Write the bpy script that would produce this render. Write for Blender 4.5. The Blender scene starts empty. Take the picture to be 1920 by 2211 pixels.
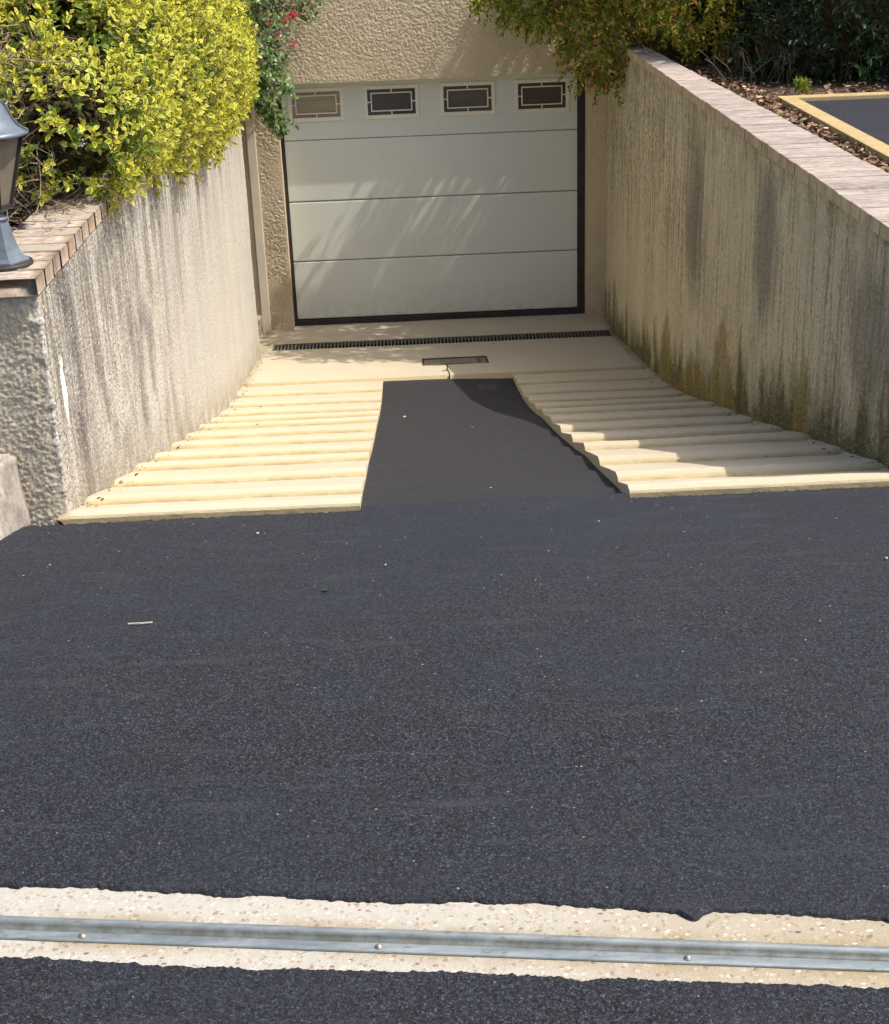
import bpy, bmesh, math, random
import numpy as np
from mathutils import Vector, Matrix
random.seed(7)
RNG = np.random.default_rng(11)
C = bpy.data.collections.new('scene'); bpy.context.scene.collection.children.link(C)

# ------------------------------------------------------------------ tagging
def tag(o, label=None, cat=None, group=None, kind=None):
    if label: o['label'] = label
    if cat: o['category'] = cat
    if group: o['group'] = group
    if kind: o['kind'] = kind
    return o
def empty(name, loc=(0, 0, 0)):
    o = bpy.data.objects.new(name, None); C.objects.link(o); o.location = loc
    o.empty_display_size = .1
    return o
def put(name, me, mat=None, parent=None):
    o = bpy.data.objects.new(name, me); C.objects.link(o)
    if mat: me.materials.append(mat)
    if parent:
        o.parent = parent
        o.matrix_parent_inverse = Matrix.Translation(-Vector(parent_loc(parent)))
    return o
def parent_loc(p):
    v = Vector(p.location)
    return v
# meshes are written in world coordinates; parents are unrotated

# ------------------------------------------------------------------ numpy noise
def _h(ix, iy, s):
    n = (ix.astype(np.int64) * 374761393 + iy.astype(np.int64) * 668265263 + s * 974634777) & 0xffffffff
    n = ((n ^ (n >> 13)) * 1274126177) & 0xffffffff
    return ((n ^ (n >> 16)) & 0xffff) / 65535.0
def vn(x, y, s=0):
    ix = np.floor(x); iy = np.floor(y); fx = x - ix; fy = y - iy
    fx = fx * fx * (3 - 2 * fx); fy = fy * fy * (3 - 2 * fy)
    a = _h(ix, iy, s); b = _h(ix + 1, iy, s); c = _h(ix, iy + 1, s); d = _h(ix + 1, iy + 1, s)
    return (a * (1 - fx) + b * fx) * (1 - fy) + (c * (1 - fx) + d * fx) * fy
def fbm(x, y, s=0, o=4):
    r = 0; a = .5
    for k in range(o):
        r = r + a * vn(x * 2 ** k, y * 2 ** k, s + k); a *= .5
    return r / (1 - .5 ** o)
def worley(x, y, s=0):
    ix = np.floor(x); iy = np.floor(y)
    best = np.full(x.shape, 9.0); hid = np.zeros(x.shape)
    for dx in (-1, 0, 1):
        for dy in (-1, 0, 1):
            cx = ix + dx; cy = iy + dy
            px = cx + _h(cx, cy, s + 1); py = cy + _h(cx, cy, s + 2)
            d = np.hypot(px - x, py - y); m = d < best
            best = np.where(m, d, best); hid = np.where(m, _h(cx, cy, s + 3), hid)
    return best, hid
def sstep(x, a, b):
    t = np.clip((x - a) / (b - a), 0, 1); return t * t * (3 - 2 * t)

# ------------------------------------------------------------------ mesh builders
def mesh_from(name, V, quads=None, tris=None, smooth=True, uvs=None, attrs=None):
    me = bpy.data.meshes.new(name)
    V = np.asarray(V, dtype=np.float32).reshape(-1, 3)
    L = []; tot = []
    if quads is not None and len(quads):
        q = np.asarray(quads, dtype=np.int32).reshape(-1, 4); L.append(q.ravel()); tot.append(np.full(len(q), 4))
    if tris is not None and len(tris):
        t = np.asarray(tris, dtype=np.int32).reshape(-1, 3); L.append(t.ravel()); tot.append(np.full(len(t), 3))
    L = np.concatenate(L); tot = np.concatenate(tot).astype(np.int32)
    st = np.concatenate([[0], np.cumsum(tot)[:-1]]).astype(np.int32)
    me.vertices.add(len(V)); me.vertices.foreach_set('co', V.ravel())
    me.loops.add(len(L)); me.loops.foreach_set('vertex_index', L.astype(np.int32))
    me.polygons.add(len(tot)); me.polygons.foreach_set('loop_start', st); me.polygons.foreach_set('loop_total', tot)
    me.polygons.foreach_set('use_smooth', np.full(len(tot), smooth))
    me.update(calc_edges=True)
    if uvs is not None:
        uv = me.uv_layers.new(name='UVMap'); uv.data.foreach_set('uv', np.asarray(uvs, dtype=np.float32)[L].ravel())
    if attrs:
        for k, a in attrs.items():
            at = me.attributes.new(k, 'FLOAT', 'POINT'); at.data.foreach_set('value', np.asarray(a, dtype=np.float32).ravel())
    me.validate()
    return me
def gridq(nu, nv, off=0):
    i = np.arange(nu - 1)[:, None] * nv + np.arange(nv - 1)[None, :] + off
    return np.stack([i, i + nv, i + nv + 1, i + 1], -1).reshape(-1, 4)

class MB:
    """collects boxes, prisms, tubes and lathes into one mesh"""
    def __init__(s): s.v = []; s.f = []
    def add(s, vs, fs):
        n = len(s.v); s.v += [tuple(v) for v in vs]; s.f += [tuple(i + n for i in f) for f in fs]
    def box(s, x0, x1, y0, y1, z0, z1):
        s.add([(x, y, z) for x in (x0, x1) for y in (y0, y1) for z in (z0, z1)],
              [(0, 1, 3, 2), (4, 6, 7, 5), (0, 4, 5, 1), (2, 3, 7, 6), (0, 2, 6, 4), (1, 5, 7, 3)])
    def prism(s, poly, z0, z1):
        n = len(poly)
        s.add([(x, y, z0) for x, y in poly] + [(x, y, z1) for x, y in poly],
              [tuple(range(n))[::-1], tuple(range(n, 2 * n))] + [(i, (i + 1) % n, (i + 1) % n + n, i + n) for i in range(n)])
    def lathe(s, c, prof, n=24, a0=0., cap=True):
        vs = []
        for r, z in prof:
            for k in range(n):
                a = a0 + 2 * math.pi * k / n; vs.append((c[0] + r * math.cos(a), c[1] + r * math.sin(a), c[2] + z))
        fs = [(i * n + k, i * n + (k + 1) % n, (i + 1) * n + (k + 1) % n, (i + 1) * n + k) for i in range(len(prof) - 1) for k in range(n)]
        if cap: fs += [tuple(range(n))[::-1], tuple(range((len(prof) - 1) * n, len(prof) * n))]
        s.add(vs, fs)
    def bar(s, a, b, w, h=None):
        a = Vector(a); b = Vector(b); h = h or w; d = (b - a).normalized()
        u = d.cross(Vector((0, 0, 1)));
        if u.length < 1e-3: u = Vector((1, 0, 0))
        u.normalize(); n = u.cross(d)
        vs = [p + u * sx * w / 2 + n * sz * h / 2 for p in (a, b) for sx, sz in ((-1, -1), (1, -1), (1, 1), (-1, 1))]
        s.add(vs, [(0, 1, 2, 3), (7, 6, 5, 4), (0, 4, 5, 1), (1, 5, 6, 2), (2, 6, 7, 3), (3, 7, 4, 0)])
    def build(s, name, mat=None, parent=None, bevel=0, smooth=False, seg=2):
        me = bpy.data.meshes.new(name); me.from_pydata(s.v, [], s.f); me.update()
        bm = bmesh.new(); bm.from_mesh(me)
        bmesh.ops.recalc_face_normals(bm, faces=bm.faces)
        if bevel:
            bmesh.ops.bevel(bm, geom=[e for e in bm.edges if e.calc_face_angle(0) > .5], offset=bevel, segments=seg, affect='EDGES', profile=.6)
        bm.to_mesh(me); bm.free()
        if smooth: me.polygons.foreach_set('use_smooth', [True] * len(me.polygons))
        o = put(name, me, mat, parent)
        return o

# ------------------------------------------------------------------ material DSL
class N:
    def __init__(s, name):
        s.m = bpy.data.materials.new(name); s.m.use_nodes = True
        s.t = s.m.node_tree; s.t.nodes.clear(); s.co = None
    def n(s, ty, **kw):
        nd = s.t.nodes.new(ty)
        for k, v in kw.items(): setattr(nd, k, v)
        return nd
    def put(s, sock, v):
        if hasattr(v, 'is_output') or isinstance(v, bpy.types.NodeSocket): s.t.links.new(v, sock)
        else:
            if isinstance(v, (tuple, list)) and len(v) == 3 and len(sock.default_value) == 4: v = (*v, 1)
            sock.default_value = v
    def obj(s):
        if s.co is None: s.co = s.n('ShaderNodeNewGeometry').outputs['Position']
        return s.co
    def attr(s, name): return s.n('ShaderNodeAttribute', attribute_name=name).outputs['Fac']
    def xyz(s, v=None):
        x = s.n('ShaderNodeSeparateXYZ'); s.put(x.inputs[0], v or s.obj()); return x.outputs
    def map(s, scale=(1, 1, 1), loc=(0, 0, 0), v=None, rot=(0, 0, 0)):
        m = s.n('ShaderNodeMapping'); s.put(m.inputs['Vector'], v or s.obj()); m.inputs['Scale'].default_value = scale; m.inputs['Location'].default_value = loc; m.inputs['Rotation'].default_value = rot
        return m.outputs[0]
    def noise(s, scale, detail=3, rough=.5, v=None, dist=0, col=False):
        n = s.n('ShaderNodeTexNoise'); s.put(n.inputs['Vector'], v or s.obj())
        n.inputs['Scale'].default_value = scale; n.inputs['Detail'].default_value = detail; n.inputs['Roughness'].default_value = rough; n.inputs['Distortion'].default_value = dist
        return n.outputs['Color' if col else 'Fac']
    def voro(s, scale, v=None, out='Distance', feat='F1', rnd=1):
        n = s.n('ShaderNodeTexVoronoi', feature=feat); s.put(n.inputs['Vector'], v or s.obj()); n.inputs['Scale'].default_value = scale; n.inputs['Randomness'].default_value = rnd
        return n.outputs[out]
    def ramp(s, f, stops, interp='LINEAR'):
        r = s.n('ShaderNodeValToRGB'); s.put(r.inputs[0], f); cr = r.color_ramp; cr.interpolation = interp
        while len(cr.elements) < len(stops): cr.elements.new(.5)
        for e, (p, c) in zip(cr.elements, stops):
            e.position = p; e.color = (c, c, c, 1) if isinstance(c, (int, float)) else (*c, 1)
        return r.outputs[0]
    def math(s, op, a, b=0., c=None, clamp=False):
        m = s.n('ShaderNodeMath', operation=op, use_clamp=clamp); s.put(m.inputs[0], a); s.put(m.inputs[1], b)
        if c is not None: s.put(m.inputs[2], c)
        return m.outputs[0]
    def mr(s, v, a, b, c=0., d=1.):
        m = s.n('ShaderNodeMapRange'); m.clamp = True
        for i, x in enumerate((v, a, b, c, d)): s.put(m.inputs[i], x)
        return m.outputs[0]
    def mix(s, f, a, b, mode='MIX'):
        m = s.n('ShaderNodeMix', data_type='RGBA', blend_type=mode); s.put(m.inputs[0], f); s.put(m.inputs[6], a); s.put(m.inputs[7], b); return m.outputs[2]
    def bump(s, h, dist, strength=1., nrm=None):
        b = s.n('ShaderNodeBump'); s.put(b.inputs['Height'], h); b.inputs['Distance'].default_value = dist; b.inputs['Strength'].default_value = strength
        if nrm is not None: s.put(b.inputs['Normal'], nrm)
        return b.outputs[0]
    def out(s, col, rough=.8, spec=.3, nrm=None, metal=0., trans=None, coat=0.):
        p = s.n('ShaderNodeBsdfPrincipled'); s.put(p.inputs['Base Color'], col); s.put(p.inputs['Roughness'], rough)
        p.inputs['Specular IOR Level'].default_value = spec; s.put(p.inputs['Metallic'], metal); p.inputs['Coat Weight'].default_value = coat
        if nrm is not None: s.put(p.inputs['Normal'], nrm)
        sh = p.outputs[0]
        if trans:
            t = s.n('ShaderNodeBsdfTranslucent'); s.put(t.inputs[0], col if trans[1] is None else trans[1]); mx = s.n('ShaderNodeMixShader'); mx.inputs[0].default_value = trans[0]
            s.t.links.new(sh, mx.inputs[1]); s.t.links.new(t.outputs[0], mx.inputs[2]); sh = mx.outputs[0]
        o = s.n('ShaderNodeOutputMaterial'); s.t.links.new(sh, o.inputs[0])
        return s.m

def m_asphalt(name, smooth=0., worn=False):
    a = N(name)
    big = a.noise(1.1, 4, .55); mid = a.noise(5, 4, .6)
    dcell = a.voro(210); cell = a.voro(210, out='Color'); cv = a.xyz(cell)[0]
    fine = a.noise(420, 2, .6)
    col = a.mix(a.mr(big, .35, .65), (.0255, .0285, .038), (.0325, .0345, .042))
    col = a.mix(a.mr(mid, .42, .7), col, (.031, .035, .046))
    ctr = a.math('MULTIPLY', a.mr(a.xyz()[1], -7.9, -9.3, .45, 1.), a.mr(big, .35, .6, .6, 1.))
    col = a.mix(ctr, col, a.ramp(cv, [(0, .25), (.3, .66), (.6, 1.), (.85, 1.4), (1, 2.5)]), 'MULTIPLY')
    col = a.mix(ctr, col, a.ramp(dcell, [(0, 1.15), (.42, 1.), (.62, .45), (.8, .25)]), 'MULTIPLY')  # voids between stones darkened in the colour, as cavity shade
    col = a.mix(a.mr(fine, .5, .75, 0, .45), col, (.02, .02, .022))
    spk = a.voro(90, out='Color'); sx = a.xyz(spk)[1]; sd = a.voro(90)
    m = a.math('MULTIPLY', a.mr(sx, .988, 1.0, 0, .6), a.mr(sd, .34, .2))
    col = a.mix(m, col, (.40, .36, .30))
    s2 = a.map((1, 3.5, 1)); pit = a.voro(9, v=s2, out='Color'); pd = a.voro(9, v=s2)
    m2 = a.math('MULTIPLY', a.mr(a.xyz(pit)[2], .93, .95), a.mr(pd, .09, .05))
    col = a.mix(m2, col, (.008, .008, .008))
    if worn:
        col = a.mix(.55, col, (.034, .031, .032))
        x, y, z = a.xyz()
        bx = a.math('MULTIPLY', a.math('MULTIPLY', a.mr(x, .19, .21), a.mr(x, .345, .325)), a.math('MULTIPLY', a.mr(y, -2.82, -2.79), a.mr(y, -2.60, -2.63)))
        col = a.mix(a.math('MULTIPLY', bx, a.mr(a.noise(14, 4, .7), .35, .65, .0, .6)), col, (.11, .115, .09))
    st = a.noise(3, 4, .6, v=a.map((1, 7, 1)))
    col = a.mix(a.mr(st, .55, .75, 0, .5), col, (.045, .046, .053))
    h = a.math('ADD', a.math('MULTIPLY', dcell, -.6), a.math('MULTIPLY', fine, .5))
    nrm = a.bump(h, .0028 * (1 - smooth), 1.)
    return a.out(col, a.mr(mid, .3, .7, .7, .88), .25, nrm)

def m_cream(name, tint=(.545, .485, .36)):
    a = N(name)
    n1 = a.noise(2.2, 5, .6); n2 = a.noise(6, 5, .65, v=a.map((.35, 3, 1)))
    col = a.mix(a.mr(n1, .35, .7), tint, (tint[0] * .97, tint[1] * .93, tint[2] * .93))
    col = a.mix(a.mr(n2, .5, .8, 0, .3), col, (.50, .45, .385))
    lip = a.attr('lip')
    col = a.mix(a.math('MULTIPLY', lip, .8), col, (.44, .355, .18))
    gr = a.attr('lip_foot'); col = a.mix(a.math('MULTIPLY', gr, a.mr(a.noise(9, 5, .7), .35, .62, .0, .6)), col, (.27, .215, .11))  # thin broken darker brown line along the foot of each lip
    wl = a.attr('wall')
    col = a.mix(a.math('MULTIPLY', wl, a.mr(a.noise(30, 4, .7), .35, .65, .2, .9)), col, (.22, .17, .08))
    v = a.voro(26, out='Color'); vd = a.voro(26)
    sp = a.math('MULTIPLY', a.mr(a.xyz(v)[0], .975, .98), a.mr(vd, .22, .12))
    col = a.mix(sp, col, (.05, .04, .03))
    h = a.math('ADD', a.noise(160, 3, .6), a.math('MULTIPLY', a.noise(30, 4, .6, v=a.map((.4, 2, 1))), 2.2))
    return a.out(col, .72, .25, a.bump(h, .0028, .7))

def m_house(name):
    a = N(name)
    n = a.noise(3, 4, .6)
    col = a.mix(a.mr(n, .35, .7), (.62, .52, .365), (.56, .46, .31))
    z = a.xyz()[2]
    low = a.math('MULTIPLY', a.mr(z, .75, .0), a.mr(a.noise(6, 5, .65), .35, .62))
    col = a.mix(a.math('MULTIPLY', low, .5), col, (.36, .27, .14))
    vd = a.voro(60)
    return a.out(col, .9, .1, a.bump(a.math('ADD', a.noise(130, 4, .65), a.math('MULTIPLY', vd, .4)), .004, .7))

def m_wall_left():
    a = N('weathered_wall_render')
    x, y, z = a.xyz(); top = a.attr('top'); base = a.attr('base'); face = a.attr('front')
    cb = a.n('ShaderNodeCombineXYZ'); a.put(cb.inputs[1], a.math('SUBTRACT', y, a.math('SUBTRACT', x, -1.437))); a.put(cb.inputs[2], z); a.co = cb.outputs[0]
    sv = a.map((1, 5.2, .42)); s1 = a.noise(1, 4, .62, v=sv, dist=.15)
    sv2 = a.map((1, 28, 1.4)); s2 = a.noise(1, 4, .6, v=sv2, dist=.3)
    blot = a.noise(2.3, 4, .6, v=a.map((1, 1, .6)))
    col = a.mix(a.mr(blot, .35, .65), (.58, .54, .465), (.52, .50, .455))
    col = a.mix(a.mr(a.noise(1.3, 3, .5), .5, .7, 0, .4), col, (.60, .52, .47))
    # rain streaks under the coping, dying out downwards at uneven lengths
    ln = a.math('MULTIPLY', a.noise(1, 2, .5, v=a.map((1, 3.3, .01), loc=(0, 2, 0))), 1.7)
    fade = a.mr(a.math('DIVIDE', top, ln), 1.0, .25)
    d2 = a.math('MULTIPLY', a.mr(s2, .46, .60), fade)
    col = a.mix(a.math('MULTIPLY', d2, .8), col, (.155, .13, .10))
    d1 = a.math('MULTIPLY', a.mr(s1, .50, .62), a.mr(top, 1.0, .0, .12, .85))
    col = a.mix(d1, col, (.22, .19, .155))
    # dark soot band near the corner, broken up
    b = a.math('MULTIPLY', a.mr(y, -7.50, -7.38), a.mr(y, -7.05, -7.30)); b = a.math('MULTIPLY', b, a.mr(a.noise(6, 5, .65, v=a.map((1, 1.3, .5))), .32, .56, .15, 1))
    col = a.mix(a.math('MULTIPLY', b, .9), col, (.085, .075, .072))
    b2 = a.math('MULTIPLY', a.math('MULTIPLY', a.mr(y, -7.2, -6.9), a.mr(y, -4.2, -6.0)), a.mr(a.noise(5, 5, .65, v=a.map((1, 1.2, .45), loc=(0, 3, 1))), .44, .62, 0, .8))
    col = a.mix(b2, col, (.17, .15, .13))
    sp = a.noise(95, 3, .7, v=a.map((1, 1, .8))); sp2 = a.noise(48, 3, .7)
    nearw = a.mr(y, -3.5, -6.8, .35, 1)
    col = a.mix(a.math('MULTIPLY', a.mr(sp, .53, .60), a.math('MULTIPLY', nearw, a.mr(blot, .3, .6, .95, .6))), col, (.085, .07, .055))
    col = a.mix(a.math('MULTIPLY', a.mr(sp2, .56, .64, 0, .7), nearw), col, (.13, .11, .085))
    col = a.mix(a.mr(sp, .43, .35, 0, .6), col, (.76, .72, .64))
    # bright runs: lime splash and pale drips
    dy = a.math('DIVIDE', a.math('ADD', y, 7.49), .035); dz = a.math('DIVIDE', a.math('SUBTRACT', z, 1.80), .12)
    rr = a.math('ADD', a.math('MULTIPLY', dy, dy), a.math('MULTIPLY', dz, dz))
    wh = a.mr(a.math('ADD', rr, a.math('MULTIPLY', a.math('SUBTRACT', a.noise(40, 4, .7, v=a.map((1, 1, .35))), .5), 3.4)), 1.1, .7)
    col = a.mix(a.math('MULTIPLY', wh, .95), col, (.84, .80, .73))
    # foot of the wall
    col = a.mix(a.math('MULTIPLY', a.mr(base, .25, 0), a.mr(a.noise(9, 4, .6), .35, .6, .1, .75)), col, (.26, .225, .15))
    # front face: dirtier ochre grey
    fc = a.mix(a.mr(a.noise(7, 5, .6), .35, .65), (.63, .56, .43), (.45, .39, .29))
    fc = a.mix(a.mr(a.noise(60, 3, .6), .5, .68, 0, .45), fc, (.16, .13, .09))
    col = a.mix(face, col, fc)
    h = a.math('ADD', a.math('MULTIPLY', sp, -1.6), a.noise(260, 3, .6))
    return a.out(col, .92, .1, a.bump(h, .0035, .8))

def m_wall_right():
    a = N('ochre_streaked_wall_render')
    x, y, z = a.xyz(); top = a.attr('top'); base = a.attr('base')
    cb = a.n('ShaderNodeCombineXYZ'); a.put(cb.inputs[1], a.math('SUBTRACT', y, a.math('SUBTRACT', x, 1.42))); a.put(cb.inputs[2], z); a.co = cb.outputs[0]
    w = a.noise(1, 3, .6, v=a.map((1, 2.6, 1.2)))
    ph = a.math('ADD', a.math('MULTIPLY', y, 2 * math.pi / .085), a.math('MULTIPLY', w, 16)); sn = a.math('SINE', ph)
    s2 = a.noise(1, 4, .65, v=a.map((1, 26, 1.3)), dist=.4); blot = a.noise(1.7, 5, .65)
    near = a.mr(y, -3.2, -5.4, 1, .0)
    col = a.mix(a.mr(blot, .35, .65), (.80, .68, .44), (.86, .76, .53))
    ln = a.math('MULTIPLY', a.noise(1, 2, .5, v=a.map((1, 2.4, .01), loc=(0, 5, 0))), 3.0)
    fade = a.mr(a.math('DIVIDE', top, ln), 1.05, .55)
    fl = a.math('MULTIPLY', a.mr(sn, -.1, .7), a.math('MULTIPLY', near, fade))
    col = a.mix(a.math('MULTIPLY', fl, .52), col, (.22, .175, .10))
    lf = a.mr(y, -5.8, -3.5, .75, 1.)
    d2 = a.math('MULTIPLY', a.mr(s2, .50, .60), a.math('MULTIPLY', fade, lf))
    col = a.mix(a.math('MULTIPLY', d2, .58), col, (.24, .205, .14))
    li = a.math('MULTIPLY', a.mr(s2, .46, .38), a.mr(top, 1.7, .2, .0, .65))
    col = a.mix(li, col, (.72, .65, .47))
    # large soot-grey patches
    for (yc, zc, ry, rz) in ((-3.85, 1.5, .26, .5), (-5.55, 1.72, .24, .38), (-7.15, 1.75, .3, .25)):
        q1 = a.math('DIVIDE', a.math('SUBTRACT', y, yc), ry); q2 = a.math('DIVIDE', a.math('SUBTRACT', z, zc), rz)
        e = a.math('ADD', a.math('ADD', a.math('MULTIPLY', q1, q1), a.math('MULTIPLY', q2, q2)), a.math('MULTIPLY', a.math('SUBTRACT', a.noise(1, 4, .65, v=a.map((1, 9, 1.6))), .5), 3.2))
        col = a.mix(a.mr(e, 1.5, .3, 0, .75), col, (.22, .20, .165))
    gg = a.math('MULTIPLY', a.mr(y, -4.8, -7.4, 0, .4), a.mr(blot, .3, .6, .5, 1))
    col = a.mix(gg, col, (.50, .44, .32))
    col = a.mix(a.math('MULTIPLY', a.mr(y, -4.8, -6.5), a.math('MULTIPLY', a.mr(s2, .49, .62), a.mr(top, .9, 0, .15, .6))), col, (.18, .16, .125))
    # green algae at the foot and under the coping
    nz = a.noise(1, 4, .65, v=a.map((1, 5, 1.6)))
    hb = a.math('SUBTRACT', base, a.math('MULTIPLY', a.mr(nz, .4, .8), .5))
    al = a.mr(hb, .24, -.05)
    col = a.mix(a.math('MULTIPLY', al, .85), col, (.13, .12, .035))
    al2 = a.mr(hb, .05, -.3); col = a.mix(a.math('MULTIPLY', al2, .8), col, (.085, .078, .03))
    for (yc, w_, h_) in ((-3.05, .30, .55), (-4.7, .42, .58), (-3.9, .6, .32), (-6.3, .16, .45)):
        q = a.math('ADD', a.math('DIVIDE', a.math('ABSOLUTE', a.math('SUBTRACT', y, yc)), w_), a.math('DIVIDE', base, h_))
        col = a.mix(a.mr(a.math('ADD', q, a.math('MULTIPLY', a.math('SUBTRACT', a.noise(9, 4, .65), .5), .7)), 1.05, .85, 0, .7), col, (.34, .25, .075))
    ut = a.math('MULTIPLY', a.mr(top, .4, 0), a.mr(a.noise(5, 3, .6), .45, .65))
    col = a.mix(a.math('MULTIPLY', ut, .5), col, (.22, .20, .07))
    sp = a.noise(75, 3, .65)
    col = a.mix(a.mr(sp, .53, .64, 0, .35), col, (.26, .21, .13)); col = a.mix(a.mr(sp, .46, .38, 0, .35), col, (.74, .67, .5))
    h = a.math('ADD', a.noise(120, 4, .7), a.math('MULTIPLY', a.noise(1, 3, .6, v=a.map((1, 60, 12))), 1.6))
    h = a.math('ADD', h, a.math('MULTIPLY', a.math('MULTIPLY', sn, near), -.5))
    return a.out(col, .92, .12, a.bump(h, .008, 1.))

def m_brick(name, c, v=.3, lichen=.3, rough=.85, face=False):
    a = N(name); r = a.n('ShaderNodeNewGeometry').outputs['Random Per Island']
    col = a.ramp(r, c, 'CONSTANT' if False else 'LINEAR')
    col = a.mix(a.mr(a.noise(9, 5, .65), .4, .7, 0, v), col, (.55, .5, .45))
    col = a.mix(a.mr(a.noise(1, 4, .65, v=a.map((5, 34, 5))), .42, .62, 0, .55), col, (.17, .135, .12)); col = a.mix(a.mr(a.noise(1, 4, .65, v=a.map((4, 22, 5), loc=(3, 1, 0))), .52, .66, 0, .5), col, (.58, .52, .45))
    col = a.mix(a.mr(a.noise(40, 4, .7), .5, .7, 0, .5), col, (.16, .12, .10))
    nz = a.n('ShaderNodeNewGeometry').outputs['Normal']; up = a.mr(a.xyz(nz)[2], .6, .95)
    col = a.mix(a.math('MULTIPLY', up, a.mr(a.noise(22, 5, .75), .42, .62, 0, lichen)), col, (.50, .46, .40))
    if face: col = a.mix(a.mr(a.xyz(nz)[0], -.6, -.9, 0, .8), col, a.mix(a.mr(a.noise(8, 4, .6), .35, .65), (.70, .56, .33), (.46, .35, .20)))
    h = a.math('ADD', a.noise(90, 5, .7), a.noise(25, 4, .6))
    return a.out(col, rough, .15, a.bump(h, .004, .7))
def m_plain(name, c, rough=.6, spec=.3, metal=0., nscale=20, var=.15, bump=.0, coat=0.):
    a = N(name); n = a.noise(nscale, 5, .65)
    col = a.mix(a.mr(n, .3, .7), tuple(x * (1 - var) for x in c), tuple(min(1, x * (1 + var)) for x in c))
    nr = a.bump(a.noise(nscale * 6, 4, .6), bump, .7) if bump else None
    return a.out(col, a.mr(n, .3, .7, rough * .9, min(1, rough * 1.1)), spec, nr, metal, coat=coat)
def m_door():
    a = N('white_door_paint'); x, y, z = a.xyz(); n = a.noise(1.2, 3, .5)
    col = a.mix(a.mr(n, .35, .65), (.66, .685, .61), (.63, .655, .585))
    d = a.math('MULTIPLY', a.mr(z, .22, -.08), a.mr(a.noise(14, 4, .65), .3, .65))
    col = a.mix(a.math('MULTIPLY', d, .45), col, (.40, .37, .29))
    return a.out(col, .38, .4, a.bump(a.noise(260, 3, .5), .0006, .5))
def m_leaf(name, stops, margin=None, cw=.5, trans=.3, rough=.5, spec=.35, soft=False):
    a = N(name); r = a.n('ShaderNodeNewGeometry').outputs['Random Per Island']
    base = a.ramp(r, stops)
    col = base
    if margin:
        uv = a.n('ShaderNodeUVMap').outputs[0]; u, v, _ = a.xyz(uv)
        du = a.math('ABSOLUTE', a.math('SUBTRACT', u, .5)); dv = a.math('ABSOLUTE', a.math('SUBTRACT', v, .5))
        e = a.math('MAXIMUM', a.math('MULTIPLY', du, 2), a.math('MULTIPLY', dv, 1.75))
        e = a.math('ADD', e, a.math('MULTIPLY', a.math('SUBTRACT', a.noise(120, 2, .5), .5), .5))
        col = a.mix(a.mr(e, cw, cw + .16), base, a.ramp(r, margin))
    return a.out(col, rough, spec, None, trans=(trans, None))
def m_bark(name, c=(.19, .145, .10)):
    a = N(name); n = a.noise(30, 4, .6)
    return a.out(a.mix(a.mr(n, .3, .7), tuple(k * .6 for k in c), tuple(k * 1.5 for k in c)), .9, .15, a.bump(a.noise(150, 3, .6), .002, .6))

M = {}
M['asphalt'] = m_asphalt('asphalt'); M['asphalt_smooth'] = m_asphalt('asphalt_ramp', .55, True)
M['cream'] = m_cream('cream_concrete'); M['house'] = m_house('house_render')
M['wl'] = m_wall_left(); M['wr'] = m_wall_right()
M['brickL'] = m_brick('coping_brick_brown', [(0, (.24, .16, .115)), (.35, (.41, .285, .17)), (.7, (.44, .335, .215)), (1, (.29, .21, .165))], .5, .9)
M['brickR'] = m_brick('coping_brick_pale', [(0, (.19, .155, .145)), (.25, (.33, .26, .225)), (.5, (.46, .375, .32)), (.75, (.29, .235, .22)), (1, (.50, .42, .35))], .3, .4, face=True)
M['gloom'] = m_plain('dark_hedge_core', (.075, .065, .03), .95, .05, nscale=30, var=.7, bump=.03)  # solid filler core, dark colour standing in for shade inside the hedges
M['mortar'] = m_plain('mortar', (.36, .315, .25), .95, .1, bump=.002)
M['dark'] = m_plain('black_rubber', (.035, .03, .028), .55, .3, nscale=12, var=.4)
M['door'] = m_door()
M['white'] = m_plain('white_window_frame', (.76, .72, .60), .4, .35, var=.04)
M['iron'] = m_plain('cast_iron', (.20, .18, .15), .6, .4, .6, nscale=40, var=.4, bump=.001)
M['pit'] = m_plain('pit_black', (.012, .011, .01), .9, .1)
M['lant'] = m_plain('grey_lantern_paint', (.135, .165, .195), .42, .45, .2, nscale=16, var=.16, bump=.0007)
M['soil'] = m_plain('garden_soil', (.10, .072, .05), .95, .1, nscale=12, var=.5, bump=.012)
M['kerb'] = m_plain('yellow_kerb_paint', (.43, .325, .16), .75, .25, nscale=14, var=.14, bump=.002)
M['twig'] = m_bark('twig_bark', (.27, .215, .15)); M['trunk'] = m_bark('trunk_bark', (.10, .075, .055))

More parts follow.
